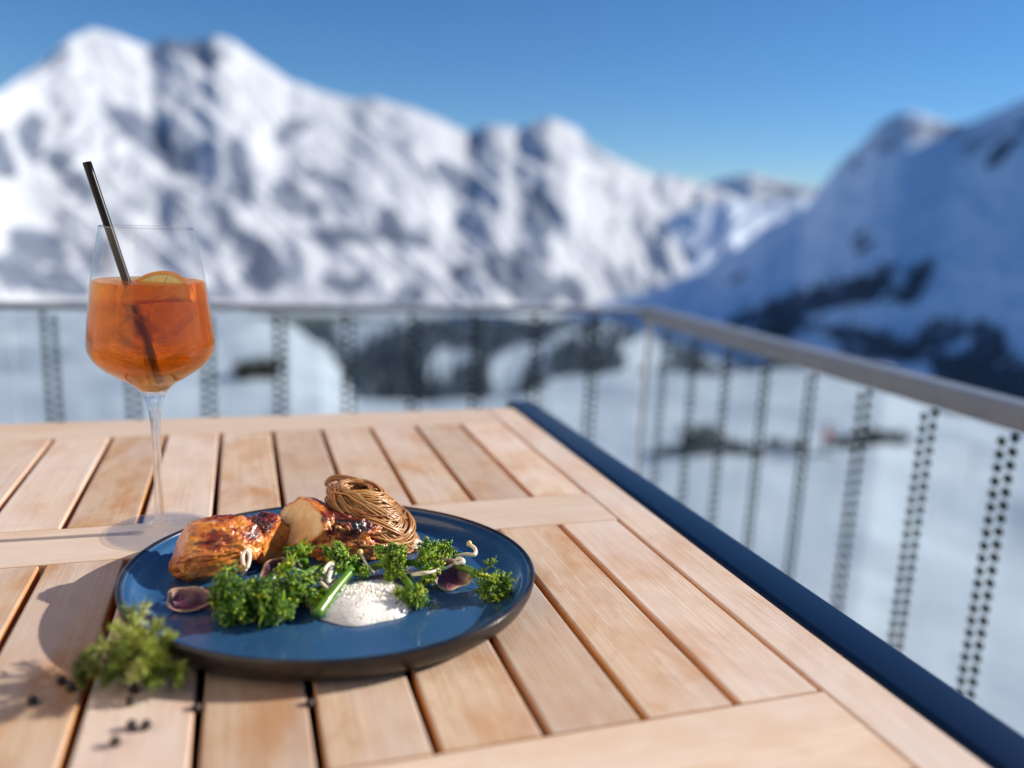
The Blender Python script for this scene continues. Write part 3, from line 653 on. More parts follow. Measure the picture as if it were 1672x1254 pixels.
# ------------------------------------------------------------------ HERB SPRIG + PEPPERCORNS
def herb():
    rng = np.random.default_rng(12); root_p = at(212, 1118)
    root = empty('herb_sprig', tuple(root_p), 'feathery green herb sprig lying against the left of the plate', 'herb sprig')
    st = MB(); nd = MB()
    def needle(p, d, L, w, t):
        s = np.cross(d, rng.normal(size=3)); s /= np.linalg.norm(s)+1e-9; s2 = np.cross(d, s)
        q = p+d*L*.45
        V = [p+s*w*.5, p-s*w*.5, q+s*w+s2*w*.3, q-s*w+s2*w*.3, p+d*L]
        nd.add(np.array(V)-root_p, [(0, 1, 3, 2), (2, 3, 4)], 0, t)
    tips = [(150, 1090, .012), (165, 1045, .026), (190, 1020, .036), (215, 990, .040), (235, 985, .036), (258, 1016, .036), (275, 1035, .028), (280, 1085, .016), (285, 1108, .008), (250, 1105, .014), (215, 1100, .020), (175, 1105, .010), (150, 1065, .020), (205, 1055, .038), (240, 1055, .036), (225, 1025, .042), (130, 1075, .012), (262, 1068, .026), (190, 1078, .030), (140, 1110, .006), (235, 1082, .026)]
    for x, y, h in tips:
        h *= .8; e = at(x, y+6, h); b0 = root_p+np.array([rng.uniform(-.010, .012), rng.uniform(-.004, .014), .003+rng.uniform(0, .008)])
        Q = smoothpath([b0, (b0+e)/2+rng.normal(0, .003, 3)+[0, 0, .003], e], 16); st.add(*tube(Q-root_p, np.linspace(.0009, .0004, 16), 5))
        tb = rng.uniform(.0, .9)
        for k in range(230):
            f = rng.random()**.8; p = Q[min(15, int(f*15.99))]+rng.normal(0, .0005, 3); ax = Q[-1]-Q[0]; ax = ax/np.linalg.norm(ax)
            d = rng.normal(size=3); d -= ax*(d@ax); d = d/np.linalg.norm(d)*1.0+ax*rng.uniform(.6, 1.6); d /= np.linalg.norm(d)
            if p[2]+d[2]*.008 < TT+.0005: d[2] = abs(d[2])
            needle(p, d, rng.uniform(.004, .0085), rng.uniform(.00024, .00046), tb+rng.uniform(-.25, .3))
    st.build('twig', M['hstem'], root); nd.build('needles', M['herb'], root, smooth=False)
herb()
pp = [((100, 1117), 'peppercorn left of the herb sprig, farther of the touching pair'), ((116, 1128), 'peppercorn left of the herb sprig, nearer of the touching pair'),
      ((53, 1150), 'lone peppercorn farthest left on the wooden table'), ((217, 1131), 'peppercorn half under the front of the herb sprig'),
      ((213, 1151), 'peppercorn just in front of the herb sprig'), ((215, 1190), 'left of the two side by side peppercorns in front of the herb'),
      ((239, 1190), 'right of the two side by side peppercorns in front of the herb'), ((189, 1217), 'peppercorn nearest the camera on the wooden table'),
      ((321, 1157), 'brown peppercorn caught in the slat gap left of the plate centre'), ((506, 1150), 'brown peppercorn caught in the slat gap under the plate front')]
V3, F3 = ico(3); pm = []
for k in range(3):
    d = .16*fbm(V3*3+k*5, 3, k, ridged=True)
    pm.append(V3*(1+d)[:, None]*.0024)
for i, ((x, y), lab) in enumerate(pp):
    p = at(x, y); o = MB().add(pm[i % 3], F3).build('peppercorn', M['pepper']); o.location = (p[0], p[1], TT+(.0022 if i < 8 else .0006)); o.rotation_euler = (i, i*2, i*.7)
    tag(o, lab, 'peppercorn', 'peppercorns scattered on the table')

# ------------------------------------------------------------------ GLASS RAILING
RX, RY, RZT = 1.0, 1.905, CAM[2]-.2195
rail = empty('glass_railing', (RX, RY, 0), 'glass terrace railing with grey metal handrail and black dotted stripes', 'railing')
def lbar(name, x0, x1, y0, y1, z0, z1, m, bev=0, seg=3):
    o = bar(name, x0, x1, y0, y1, z0, z1, m, bev, seg, rail); o.location = Vector(o.location)-Vector((RX, RY, 0)); return o
lbar('handrail', -3.6, RX-.023, RY-.022, RY+.022, RZT-.012, RZT, M['rail'], .003)
lbar('handrail', RX-.022, RX+.024, -2.6, RY+.022, RZT-.036, RZT, M['rail'], .004)
lbar('base_channel', -3.6, RX-.03, RY-.03, RY+.03, -.06, .06, M['rail'], .003)
lbar('base_channel', RX-.03, RX+.03, -2.6, RY+.03, -.06, .06, M['rail'], .003)
dotm = {}
def dot_column(parent, axis, pos, z0, z1):
    mb = MB(); n = 14; z = z1; i = 0
    while z > z0:
        for s, off in ((-1, 0), (1, -.0096)):
            w = .0072; a = [2*PI*k/n for k in range(n)]
            V = []; zz = z+off
            for dx in (-.0006, .0006):
                V += [((dx, s*.0094+w*math.cos(q), zz+w*math.sin(q)) if axis == 'y' else (s*.0100+w*math.cos(q), dx, zz+w*math.sin(q))) for q in a]
            F = [tuple(range(n)), tuple(reversed(range(n, 2*n)))]+[(k, (k+1) % n, n+(k+1) % n, n+k) for k in range(n)]
            mb.add(np.array(V), F)
        z -= .0192
    o = mb.build('dot_stripe', M['dots'], parent, smooth=False); o.location = pos; return o
def panel(x0, x1, y0, y1, along, stripes):
    z0, z1 = .061, RZT-(.0125 if along == 'x' else .0365)
    cx, cy = (x0+x1)/2, (y0+y1)/2
    p = MB().add(*box(x0-cx, x1-cx, y0-cy, y1-cy, z0, z1, .0015, 1)).build('glass_panel', M['pane'], rail, smooth=False)
    p.location = (cx-RX, cy-RY, 0)
    for q in stripes:
        if along == 'x': dot_column(p, 'x', (q-cx, y0-cy-.0012, 0), z0+.02, z1-.012)
        else: dot_column(p, 'y', (x0-cx-.0012, q-cy, 0), z0+.02, z1-.012)
fs = [.997-.1528*k for k in range(1, 30)]
for a, b_ in ((-3.3, -1.85), (-1.845, -.45), (-.445, .985)): panel(a, b_, RY-.006, RY+.006, 'x', [q for q in fs if a+.03 < q < b_-.02])
ss = [.8264+.1392*k for k in range(-22, 8)]
for a, b_ in ((.53, 1.89), (-.84, .525), (-2.3, -.845)): panel(RX-.006, RX+.006, a, b_, 'y', [q for q in ss if a+.03 < q < b_-.02])
lbar('post', RX-.0055, RX+.0055, RY-.0055, RY+.0055, .061, RZT-.0375, M['post'], .001)

# ------------------------------------------------------------------ GROUND + TERRAIN
deck = MB()
for k in range(58):
    x0 = -5.0+k*.104
    if x0+.1 < RX+.1: deck.add(*box(x0, x0+.1, -5, RY+.06, -.03, 0, .003, 1))
tag(deck.build('terrace_floor', M['deck'], smooth=False), kind='structure')
tag(MB().add(*box(-5.05, RX+.12, -5.05, RY+.1, -8.5, -.0615)).build('terrace_base', M['concrete'], smooth=False), kind='structure')

m, nt, b, o = mat('lime_render'); M['lime'] = m
c = ramp(nt, noise(nt, coords(nt), 2.2, 6), [(.3, (.60, .48, .36)), (.7, (.70, .57, .44))]); nt.links.new(c, b.inputs['Base Color']); setp(b, Roughness=.85)
bl_ = MB(); bl_.add(*box(-7.5, -2.6, -4.5, 1.86, .004, 7.0, .02, 2))
bl_.add(*box(-8.1, -2.05, -5.0, 2.3, 7.002, 7.22, .02, 2))
tag(bl_.build('chalet_wall', M['lime'], smooth=False), kind='structure')

def prof(pts):                     # silhouette pixel list -> az/el arrays
    A = np.array([azel(x, y) for x, y in pts]); return A[:, 0], A[:, 1]
# ground: polar sheet
gx = [-3.1, -2.0, -1.2]; 
gp = [(-500, 512, 420), (0, 508, 420), (300, 506, 420), (400, 514, 340), (470, 530, 250), (525, 560, 175), (560, 600, 120), (590, 650, 80), (700, 655, 80), (870, 640, 85), (895, 613, 128), (1060, 605, 150), (1250, 602, 165), (1450, 612, 160), (1520, 655, 120), (1672, 705, 95), (1900, 730, 90)]
ga = np.array([azel(x, y)[0] for x, y, d in gp]); ge = np.array([azel(x, y)[1] for x, y, d in gp]); gd = np.array([d for *_, d in gp], float)
NA = 420
az = np.r_[np.linspace(-.75, 1.15, NA), np.linspace(1.15, 2*PI-.75, 90)[1:-1]]
ee = np.where(az <= 1.15, np.interp(az, ga, ge), np.interp(az, [1.15, 1.6, 2*PI-1.2, 2*PI-.75], [ge[-1], -.06, -.06, ge[0]]))
de = np.where(az <= 1.15, np.interp(az, ga, gd), np.interp(az, [1.15, 1.6, 2*PI-1.2, 2*PI-.75], [gd[-1], 300, 300, gd[0]]))
zn = -6.2; rings = 90
V = []; 
for a, e, d in zip(az, ee, de):
    zend = CAM[2]+d*math.tan(e)
    tt = np.r_[np.linspace(0, 1, rings-14)**1.7, 1+np.linspace(.03, 1.2, 14)]
    r = 1.2+(d-1.2)*tt
    z = np.where(tt <= 1, zn+(zend-zn)*np.clip((r-6)/(d-6), 0, 1), zend-(r-d)*.75)
    V.append(np.c_[r*math.sin(a), r*math.cos(a), z])
V = np.array(V); shp = V.shape; Vf = V.reshape(-1, 3)
rr_ = np.hypot(Vf[:, 0], Vf[:, 1])
Vf[:, 2] += fbm(np.c_[Vf[:, :2]/22, 0*rr_], 5, 3)*np.clip(rr_/120, .05, 1)*2.2+fbm(np.c_[Vf[:, :2]/3, 0*rr_], 4, 8)*.12+fbm(np.c_[Vf[:, 0]/9, Vf[:, 1]/14, 0*rr_], 4, 18)*np.clip(rr_/25, .2, 1)*.55
def gridfaces(na, nr, wrap):
    F = []
    for i in range(na if wrap else na-1):
        i2 = (i+1) % na
        for j in range(nr-1): F.append((i*nr+j, i*nr+j+1, i2*nr+j+1, i2*nr+j))
    return F
M['piste'] = snow_mat('piste_snow', .25, .9, 1.0, snow=(.70, .735, .78), nscale=.1, bstr=.5)
ground = MB().add(Vf, gridfaces(len(az), rings, True)).build('snow_ground', M['piste']); tag(ground, kind='structure')
GV = V
def ground_z(x, y):
    a = math.atan2(x, y); i = int(np.argmin(np.abs(az-a))); col = GV[i]; r = np.hypot(col[:, 0], col[:, 1])
    return float(np.interp(math.hypot(x, y), r, col[:, 2]))

def smooth01(x, a, b):
    x = np.clip((x-a)/(b-a), 0, 1); return x*x*(3-2*x)
def terrain(name, sil, rows_, mat_, amp, nscale, seed, az0, az1, na=360, nt_=150, ridge_rough=.0, powr=1.0, ang=-50, elong=2.0, topcalm=.6, patches=(), cover=(.60, .75), lowmore=.12, fine=.35):
    """sil: silhouette pixels; rows_: (az, base_dist, base_el, ridge_dist); patches: rock or forest patches (px, py, rx, ry, angle, weight); nscale in px"""
    sa, se = prof(sil); R_ = np.array(rows_, float)
    A = np.linspace(az0, az1, na); E = np.interp(A, sa, se)+.0022*fbm(np.c_[A*55, A*0+seed, A*0], 4, seed)
    bd = np.interp(A, R_[:, 0], R_[:, 1]); be = np.interp(A, R_[:, 0], R_[:, 2]); rd = np.interp(A, R_[:, 0], R_[:, 3])
    zb = CAM[2]+bd*np.tan(be); zr = CAM[2]+rd*np.tan(E)
    # rows spaced evenly in elevation angle
    tf = np.linspace(0, 1, 600)[None, :]; Df = bd[:, None]+(rd-bd)[:, None]*tf; Zf = zb[:, None]+(zr-zb)[:, None]*tf**powr
    ef = np.arctan2(Zf-CAM[2], Df); T = np.zeros((na, nt_))
    for i in range(na):
        em = np.maximum.accumulate(ef[i]); T[i] = .35*np.linspace(0, 1, nt_)+.65*np.interp(np.linspace(em[0], em[-1], nt_), em+np.arange(600)*1e-9, tf[0])
    T = np.concatenate([T, np.broadcast_to(np.linspace(1.02, 1.5, 18), (na, 18))], 1)
    D = bd[:, None]+(rd-bd)[:, None]*T
    back = np.clip(T-1, 0, 1)
    Z = zb[:, None]+(zr-zb)[:, None]*np.clip(T, 0, 1)**powr-back*1.2*np.abs(zr-zb)[:, None]-np.clip(D-rd[:, None], 0, None)*np.clip(-np.tan(E), 0, 1)[:, None]*1.6
    X = D*np.sin(A)[:, None]; Y = D*np.cos(A)[:, None]
    ppx = F0*A[:, None]+0*T; ppy = F0*np.arctan2(Z-CAM[2], D)          # angular coordinates in pixels
    Dm = D/F0                                                         # metres per pixel there
    env = np.clip(T*14, 0, 1)*np.clip((1.03-T)*7, 0, 1)*(1-topcalm*np.clip(T, 0, 1)**1.5)
    ca, sa_ = math.cos(math.radians(ang)), math.sin(math.radians(ang))
    Pn = np.stack([(ppx*ca+ppy*sa_)/(nscale*elong), (-ppx*sa_+ppy*ca)/nscale, 0*ppx+seed*1.7], -1)
    wv = fbm(Pn*.7+9, 3, seed+60)[..., None]*.7
    nz = fbm(Pn+wv, 6, seed, .52, True)*.6+fbm(Pn*.45+5, 5, seed+40)*.8+fine*fbm(Pn*3.1+wv*2, 4, seed+41, .6)
    Z = Z+amp*env*nz*Dm*nscale
    rk = smooth01(fbm(Pn*1.15+wv+31, 5, seed+80, .58)*.5+.5+lowmore*(1-T), *cover)*np.clip((1.1-T)*5, .25, 1)
    brk = fbm(Pn*2.6+wv*1.5, 4, seed+90, .6, True)
    for px, py, rx, ry, an, wgt in patches:
        a0, e0 = azel(px, py); dx = (A[:, None]-a0)*F0+14*wv[..., 0]; dy = (e0-np.arctan2(Z-CAM[2], D))*F0+14*fbm(Pn*2, 3, seed+5)
        c_, s_ = math.cos(math.radians(an)), math.sin(math.radians(an))
        q = np.hypot((dx*c_+dy*s_)/rx, (-dx*s_+dy*c_)/ry); rk = np.maximum(rk, .78*wgt*smooth01(1.30-q+.75*brk, 0, .55))
    Vv = np.stack([X, Y, Z], -1)
    o = MB().add(Vv.reshape(-1, 3), gridfaces(na, T.shape[1], False), 0, rk.ravel()).build(name, mat_); tag(o, kind='structure')
    return A, Vv, rk
D2R = PI/180
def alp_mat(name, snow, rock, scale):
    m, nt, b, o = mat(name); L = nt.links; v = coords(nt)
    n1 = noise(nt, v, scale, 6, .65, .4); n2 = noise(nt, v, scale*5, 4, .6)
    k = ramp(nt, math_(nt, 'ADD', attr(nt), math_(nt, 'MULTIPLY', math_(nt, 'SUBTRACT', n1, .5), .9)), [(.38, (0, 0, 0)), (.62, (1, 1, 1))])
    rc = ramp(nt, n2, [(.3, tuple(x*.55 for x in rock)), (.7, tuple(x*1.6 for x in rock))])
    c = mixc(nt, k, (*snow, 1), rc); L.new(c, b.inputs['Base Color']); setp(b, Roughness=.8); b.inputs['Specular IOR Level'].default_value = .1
    return m
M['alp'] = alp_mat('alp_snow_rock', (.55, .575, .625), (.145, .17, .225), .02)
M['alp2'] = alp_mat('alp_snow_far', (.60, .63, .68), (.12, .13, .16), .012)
M['alp3'] = alp_mat('shade_slope', (.76, .86, .99), (.060, .085, .125), .03)  # blue of skylit shade put into both snow and rock colours
M['valley'] = alp_mat('valley_snow', (.62, .66, .72), (.07, .085, .105), .05)
PA_ = [(314, 86, 34, 12, 0, 1), (254, 229, 50, 17, 35, 1), (392, 274, 13, 32, 0, 1), (54, 229, 13, 26, 0, .8), (102, 262, 14, 12, 0, .9), (3, 253, 16, 24, 0, 1), (128, 298, 20, 14, 0, .8), (478, 211, 32, 13, -20, .8), (400, 307, 13, 32, 0, 1), (120, 229, 18, 10, 0, .6),
  (730, 283, 36, 20, 30, 1), (769, 232, 9, 24, 0, .8), (895, 250, 32, 9, 42, .7), (963, 246, 24, 8, 42, .7), (880, 341, 18, 40, -25, .9), (521, 283, 16, 10, 0, .7), (554, 294, 22, 10, 10, .7), (633, 366, 16, 22, -20, .9), (661, 388, 32, 11, 10, .9), (547, 388, 42, 12, 0, .9), (751, 445, 18, 12, 0, .9), (823, 452, 36, 22, 30, 1), (865, 463, 46, 24, 25, 1), (910, 470, 40, 22, 25, 1), (661, 484, 24, 14, 0, .9), (862, 420, 24, 14, 40, .9), (511, 341, 16, 14, 0, .8),
  (60, 400, 30, 16, 20, .9), (90, 460, 34, 18, 0, .9), (150, 432, 20, 16, 0, .8), (20, 440, 24, 30, 0, .9), (420, 400, 30, 18, 30, .9), (430, 455, 22, 20, 0, .9), (352, 482, 30, 12, 0, .8), (470, 330, 20, 26, 20, .8), (560, 460, 36, 12, 0, .8), (300, 330, 14, 24, 0, .7), (220, 330, 16, 12, 0, .7), (370, 360, 12, 26, 0, .8), (590, 330, 20, 12, 20, .6)]
PC_ = [(1300, 500, 100, 14, -20, .8), (1350, 480, 60, 11, -20, .8), (1285, 522, 50, 14, 10, .75), (1497, 465, 11, 30, 30, 1), (1405, 562, 48, 17, 10, .85), (1531, 545, 28, 20, -20, .85), (1462, 580, 30, 14, 0, .8), (1664, 625, 80, 24, -20, 1), (1610, 560, 20, 24, 0, .9), (1560, 600, 30, 16, 0, .9),
  (1486, 214, 60, 15, 5, .62), (1445, 228, 24, 14, -30, .6), (1595, 238, 30, 13, -35, .62), (1545, 222, 30, 9, 10, .55), (1400, 265, 14, 10, -40, .55)]
PG_ = [(1090, 425, 36, 12, -25, 1), (1035, 450, 20, 14, -30, .8), (1010, 425, 12, 22, 20, .7)]
silA = [(-900, 300), (-400, 230), (-150, 200), (0, 152), (40, 125), (75, 100), (115, 62), (150, 45), (195, 60), (240, 77), (270, 66), (300, 72), (350, 60), (380, 65), (420, 95), (470, 130), (520, 150), (560, 160), (620, 163), (670, 175), (720, 195), (765, 218), (800, 203), (850, 212), (895, 193), (935, 207), (970, 240), (1010, 262), (1060, 285), (1120, 295), (1165, 306), (1250, 350), (1350, 400), (1500, 500)]
silB = [(900, 330), (1000, 310), (1080, 303), (1150, 301), (1180, 292), (1230, 283), (1260, 290), (1300, 301), (1340, 305), (1420, 320), (1700, 330)]
silG = [(900, 540), (950, 505), (985, 462), (1001, 408), (1050, 374), (1094, 353), (1158, 330), (1200, 326), (1240, 332), (1300, 321), (1360, 322), (1450, 330), (1600, 340)]
silC = [(850, 560), (930, 515), (985, 492), (1038, 478), (1100, 458), (1158, 440), (1195, 412), (1250, 371), (1315, 338), (1343, 301), (1375, 262), (1410, 230), (1440, 196), (1480, 182), (1520, 190), (1560, 204), (1600, 192), (1640, 178), (1672, 163), (1800, 120), (2100, 90), (2600, 80)]
terrain('snowy_mountain', silA, [(-.9, 600, -7*D2R, 1000), (-.24, 750, -7*D2R, 1500), (-.14, 900, -7*D2R, 3000), (-.08, 950, -7.2*D2R, 3300), (.05, 1000, -7.2*D2R, 3400), (.3, 1100, -7.5*D2R, 3600), (.45, 1500, -7.5*D2R, 4200), (.8, 1800, -7.5*D2R, 4600)], M['alp'], .47, 85, 5, -.62, .78, 560, 230, powr=1.35, ang=-42, elong=2.7, patches=PA_, cover=(.82, .95), lowmore=.10)
terrain('far_peaks', silB, [(.3, 4500, -6*D2R, 7200), (1.2, 4500, -6*D2R, 7200)], M['alp2'], .30, 40, 15, .36, 1.0, 180, 90, powr=1.3, ang=-30)
terrain('middle_mountain', silG, [(.3, 1700, -7*D2R, 2600), (.5, 1700, -7*D2R, 2700), (1.0, 1700, -7*D2R, 2900)], M['alp3'], .42, 70, 52, .36, .92, 220, 120, powr=1.2, ang=35, patches=PG_, cover=(.75, .9))
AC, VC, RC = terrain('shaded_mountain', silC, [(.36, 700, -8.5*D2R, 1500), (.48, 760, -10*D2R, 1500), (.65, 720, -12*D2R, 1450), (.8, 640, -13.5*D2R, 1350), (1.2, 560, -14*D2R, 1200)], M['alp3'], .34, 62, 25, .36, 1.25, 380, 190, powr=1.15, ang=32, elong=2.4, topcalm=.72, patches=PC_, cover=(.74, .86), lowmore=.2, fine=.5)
silE = [(300, 530), (520, 530), (560, 524), (900, 522), (985, 524), (1100, 560), (1300, 640), (1672, 780), (1900, 800)]
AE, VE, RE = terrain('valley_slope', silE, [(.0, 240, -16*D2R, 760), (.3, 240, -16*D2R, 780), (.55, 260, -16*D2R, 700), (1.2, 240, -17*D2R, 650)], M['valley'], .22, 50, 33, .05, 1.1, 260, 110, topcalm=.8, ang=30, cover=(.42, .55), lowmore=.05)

# forest: thousands of distant conifers read as one mass
def forest():
    rng = np.random.default_rng(77); mb = MB(); n = 7
    V0 = []; F0_ = []
    for z0, z1, r in ((.08, .55, .20), (.34, .80, .155), (.6, 1., .10)):
        k = len(V0); V0 += [(r*math.cos(2*PI*i/n), r*math.sin(2*PI*i/n), z0) for i in range(n)]+[(0, 0, z1)]
        F0_ += [(k+i, k+(i+1) % n, k+n) for i in range(n)]
    V0 = np.array(V0)
    def scatter(Vv, rk, cnt, tr, hh):
        na, nt2 = Vv.shape[:2]; c = 0
        I = rng.integers(0, na-1, cnt*8); J = rng.integers(int(tr[0]*nt2), int(tr[1]*nt2), cnt*8)
        P = Vv[I, J]+rng.normal(0, 1.5, (len(I), 3))*[1, 1, 0]; q = rk[I, J]
        for p, k in zip(P, q):
            if c < cnt and rng.random() < k*1.2-.35:
                c += 1; h = hh*rng.uniform(.5, 1.2); mb.add(V0*[h, h, h]+p-[0, 0, .8], F0_, 0, rng.random())
    for k in range(190):
        a = azel(rng.uniform(512, 600), 580)[0] if k < 150 else azel(rng.uniform(868, 900), 620)[0]
        d = np.interp(a, ga, gd)*rng.uniform(.97, 1.25); x, y = d*math.sin(a), d*math.cos(a); h = rng.uniform(2.5, 6)*d/170
        mb.add(V0*[h, h, h]+np.array([x, y, ground_z(x, y)-.3]), F0_, 0, rng.random())
    scatter(VE, RE, 2800, (.0, .80), 11)
    scatter(VC, RC, 1500, (.0, .50), 12)
    m, nt, b, o = mat('conifer_haze_tint')
    c = ramp(nt, attr(nt), [(0, (.034, .052, .075)), (1, (.07, .095, .125))]); nt.links.new(c, b.inputs['Base Color']); setp(b, Roughness=.8)  # tree green shifted to blue, distance haze put into the colour
    tag(mb.build('conifer_forest', m, smooth=False), kind='stuff', label='dark conifer forest on the valley sides', cat='forest')
forest()

# dwarf pine bushes across the piste
m, nt, b, o = mat('dwarf_pine'); M['pine'] = m
c = ramp(nt, attr(nt), [(0, (.010, .016, .010)), (1, (.035, .045, .025))]); nt.links.new(c, b.inputs['Base Color']); setp(b, Roughness=.75)
def bush_mesh(seed):
    rng = np.random.default_rng(seed); mb = MB(); st = MB()
    for k in range(9):
        a = rng.random()*2*PI; e = np.array([math.cos(a)*rng.uniform(.2, .75), math.sin(a)*rng.uniform(.2, .75), rng.uniform(.45, .95)])
        st.add(*tube(smoothpath([(0, 0, 0), e*[.7, .7, .3], e], 8), np.linspace(.05, .015, 8), 5))
        for j in range(60):
            p = e*rng.uniform(.35, 1.0)+rng.normal(0, .13, 3); p[2] = max(p[2], .05)
            d = rng.normal(size=3)+[0, 0, .6]; d /= np.linalg.norm(d); s = np.cross(d, rng.normal(size=3)); s /= np.linalg.norm(s)+1e-9
            mb.add(np.array([p-s*.05, p+s*.05, p+d*.22+s*.03, p+d*.26-s*.02]), [(0, 1, 2, 3)], 0, rng.random())
    return mb, st
protos = []
bl = [(1085, 746, .55), (1112, 744, .6), (1146, 738, 1.35), (1172, 740, .8), (1200, 739, .7), (1232, 738, .6), (1264, 737, .6), (1300, 736, .65), (1380, 730, .75), (1402, 727, .9), (1428, 726, 1.0), (1452, 726, .85), (1478, 727, .65), (398, 622, 1.5), (436, 618, 1.7)]
for i, (x, y, s) in enumerate(bl):
    a, e = azel(x, y)
    col = GV[int(np.argmin(np.abs(az-a)))]; r = np.hypot(col[:, 0], col[:, 1]); el = np.arctan2(col[:, 2]-CAM[2], r)
    k = rings-14; j = int(np.argmin(np.abs(el[4:k]-e)))+4; d = r[j]
    loc = (d*math.sin(a), d*math.cos(a), ground_z(d*math.sin(a), d*math.cos(a))-.05)
    if i < 13: lab, grp = 'dark dwarf pine bush in the row across the snow beyond the railing', 'dwarf pine bushes across the piste'
    else: lab, grp = 'dark dwarf pine bush on the snow seen just right of the drink', 'dwarf pine bushes behind the glass'
    root = empty('pine_bush', loc, lab, 'bush', grp, rz=i*1.3); root.scale = (s*1.15, s*1.15, s)
    if i < 3:
        mb_, st_ = bush_mesh(50+i); f_ = mb_.build('foliage', M['pine'], root, smooth=False); s_ = st_.build('stems', M['hstem'], root); protos.append((f_, s_))
    else:
        for q in protos[i % 3]:
            c = q.copy(); COL.objects.link(c); c.parent = root

# skier in red and a marker pole
def skin_body(name, verts, edges, radii, m, parent):
    me = bpy.data.meshes.new(name); me.from_pydata(verts, edges, []); o = bpy.data.objects.new(name, me); COL.objects.link(o); me.materials.append(m)
    sk = o.modifiers.new('skin', 'SKIN'); sk.use_smooth_shade = True
    for v_, r in zip(me.skin_vertices[0].data, radii): v_.radius = (r, r)
    me.skin_vertices[0].data[0].use_root = True
    s2 = o.modifiers.new('sub', 'SUBSURF'); s2.levels = s2.render_levels = 1
    o.parent = parent; return o
def on_ground(x, y):
    a, e = azel(x, y); col = GV[int(np.argmin(np.abs(az-a)))]; r = np.hypot(col[:, 0], col[:, 1]); el = np.arctan2(col[:, 2]-CAM[2], r)
    j = int(np.argmin(np.abs(el[4:rings-14]-e)))+4; d = r[j]
    return (d*math.sin(a), d*math.cos(a), ground_z(d*math.sin(a), d*math.cos(a)))
def mk(name, col, rough=.6):
    m, nt, b, o = mat(name); setp(b, Base_Color=col, Roughness=rough)
    c = ramp(nt, noise(nt, coords(nt), 12, 3), [(.3, tuple(x*.85 for x in col)), (.7, col)]); nt.links.new(c, b.inputs['Base Color']); return m
sk = empty('person', on_ground(1347, 744), 'skier in a red jacket standing on the snow beyond the railing', 'person', rz=.6)
body = skin_body('body', [(0, 0, .95), (0, 0, 1.2), (0, 0, 1.42), (0, 0, 1.52), (0, .02, 1.64), (.1, 0, .9), (.12, .05, .5), (.13, 0, .06), (-.1, 0, .9), (-.12, .05, .5), (-.13, 0, .06), (.2, 0, 1.40), (.30, .06, 1.12), (.28, .28, 1.02), (-.2, 0, 1.40), (-.30, .06, 1.12), (-.28, .28, 1.02)],
    [(0, 1), (1, 2), (2, 3), (3, 4), (0, 5), (5, 6), (6, 7), (0, 8), (8, 9), (9, 10), (2, 11), (11, 12), (12, 13), (2, 14), (14, 15), (15, 16)], [.13, .12, .13, .06, .1, .09, .065, .05, .09, .065, .05, .06, .045, .035, .06, .045, .035], mk('skin', (.5, .3, .22)), sk)
skin_body('jacket', [(0, 0, .98), (0, 0, 1.2), (0, 0, 1.40), (.2, 0, 1.40), (.30, .06, 1.12), (.285, .24, 1.03), (-.2, 0, 1.40), (-.30, .06, 1.12), (-.285, .24, 1.03), (0, 0, .82)], [(9, 0), (0, 1), (1, 2), (2, 3), (3, 4), (4, 5), (2, 6), (6, 7), (7, 8)], [.18, .17, .17, .09, .075, .06, .09, .075, .06, .19], mk('red_cloth', (.75, .06, .03)), sk)
skin_body('trousers', [(0, 0, .86), (.1, 0, .8), (.12, .05, .48), (.13, 0, .2), (-.1, 0, .8), (-.12, .05, .48), (-.13, 0, .2)], [(0, 1), (1, 2), (2, 3), (0, 4), (4, 5), (5, 6)], [.15, .12, .1, .09, .12, .1, .09], mk('dark_cloth', (.02, .022, .03)), sk)
V1, F1 = ico(3); MB().add(V1*[.125, .14, .12]+[0, .02, 1.70], F1).build('helmet', mk('dark_shell', (.03, .03, .035), .3), sk)
for s in (-.13, .13): MB().add(*box(s-.045, s+.045, -.75, .85, .0, .03, .01, 2)).build('ski', mk('ski_paint', (.08, .08, .1), .3), sk)
pole = empty('marker_pole', on_ground(1585, 790), 'thin red marker pole standing in the snow at the right', 'marker pole')
MB().add(*tube([(0, 0, -.2), (0, 0, 1.0), (0, 0, 1.9)], .03, 10)).build('shaft', mk('red_paint', (.8, .12, .10), .4), pole)
MB().add(*lathe([(0, 1.9), (.035, 1.9), (.035, 1.96), (.02, 1.99), (0, 2.0)], 12)).build('cap', mk('black_cap', (.03, .03, .03)), pole)

# valley air: one closed box of thin blue haze round everything, sky outside
zs_ = [v for o_ in COL.objects if o_.type == 'MESH' and o_.get('kind') == 'structure' for v in (min(c[2] for c in o_.bound_box), max(c[2] for c in o_.bound_box))]
bmh = MB(); bmh.add(*box(-9500, 9500, -2500, 11500, min(zs_)-2, max(zs_)+30))
m, nt, b, o = mat('haze_air'); nt.nodes.remove(b)
pv = N(nt, 'ShaderNodeVolumePrincipled', Density=HAZE); pv.inputs['Color'].default_value = (.30, .52, 1, 1); pv.inputs['Absorption Color'].default_value = (1, 1, 1, 1); nt.links.new(pv.outputs[0], o.inputs['Volume'])
tag(bmh.build('haze', m, smooth=False), kind='stuff', label='thin blue mountain air in front of the far slopes', cat='haze')

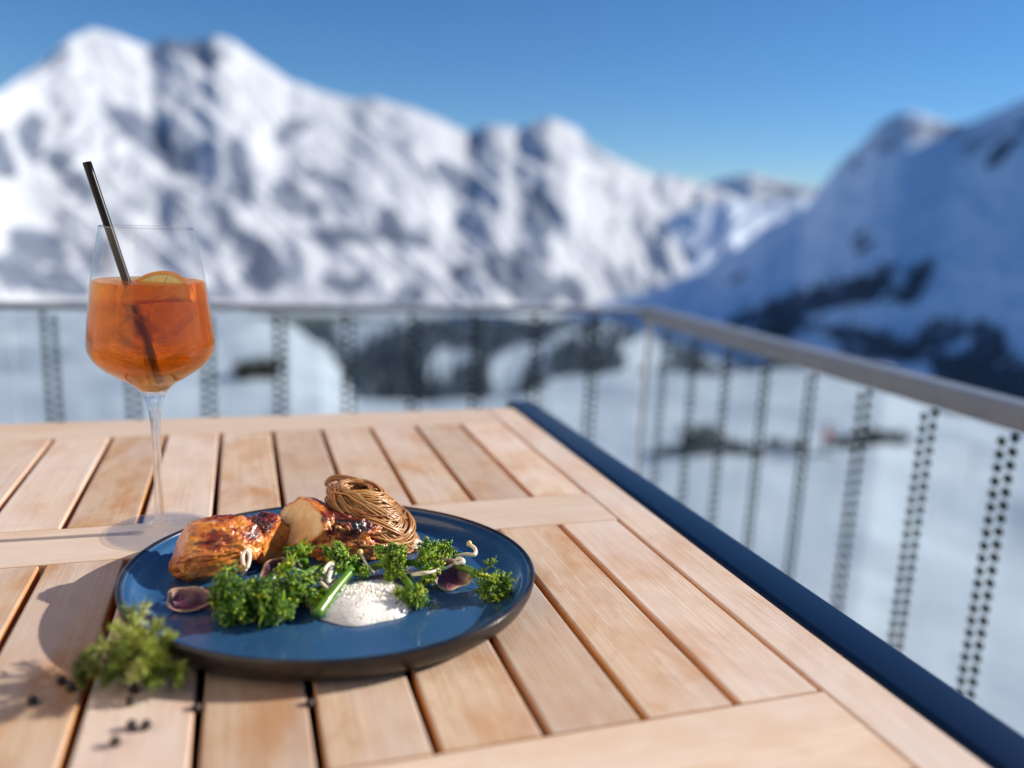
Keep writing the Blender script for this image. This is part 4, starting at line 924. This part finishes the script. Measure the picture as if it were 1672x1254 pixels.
# ------------------------------------------------------------------ LIGHT, SKY, CAMERA
SUN_EL, SUN_AZ = math.radians(24.5), math.radians(92)      # azimuth from +Y towards +X
sun = bpy.data.lights.new('sun', 'SUN'); sun.energy = 5.0; sun.angle = math.radians(.53); sun.color = (1, .95, .87)
so = bpy.data.objects.new('sun', sun); COL.objects.link(so)
sd = Vector((math.sin(SUN_AZ)*math.cos(SUN_EL), math.cos(SUN_AZ)*math.cos(SUN_EL), math.sin(SUN_EL)))
so.rotation_euler = sd.to_track_quat('Z', 'Y').to_euler(); so.location = (2, 6, 8)
w = bpy.data.worlds.new('World'); SC.world = w; w.use_nodes = True; nt = w.node_tree
sky = nt.nodes.new('ShaderNodeTexSky'); sky.sky_type = 'NISHITA'; sky.sun_disc = False
sky.sun_elevation = SUN_EL; sky.sun_rotation = SUN_AZ; sky.altitude = 1800; sky.air_density = 1.0; sky.dust_density = 0.0; sky.ozone_density = 7.0
bg = nt.nodes['Background']; bg.inputs['Strength'].default_value = .086; hs = N(nt, 'ShaderNodeHueSaturation', Saturation=1.09); nt.links.new(sky.outputs[0], hs.inputs['Color']); nt.links.new(hs.outputs[0], bg.inputs[0])
cd = bpy.data.cameras.new('camera'); cam = bpy.data.objects.new('camera', cd); COL.objects.link(cam)
Rm = Matrix(((RT[0], UP[0], -FW[0]), (RT[1], UP[1], -FW[1]), (RT[2], UP[2], -FW[2]))).to_4x4()
cam.matrix_world = Matrix.Translation(Vector(CAM)) @ Rm
cd.sensor_fit = 'HORIZONTAL'; cd.sensor_width = 36; cd.lens = F0/W0*36; cd.clip_start = .02; cd.clip_end = 30000
cd.dof.use_dof = True; cd.dof.focus_distance = .595; cd.dof.aperture_fstop = 2.3; cd.dof.aperture_blades = 0
SC.camera = cam
SC.view_settings.view_transform = 'Standard'; SC.view_settings.look = 'None'; SC.view_settings.exposure = .42; SC.view_settings.gamma = 1
SC.cycles.use_denoising = True; SC.cycles.sample_clamp_indirect = 6; SC.cycles.max_bounces = 14; SC.cycles.transmission_bounces = 12; SC.cycles.transparent_max_bounces = 24
SC.cycles.caustics_refractive = False; SC.cycles.caustics_reflective = False
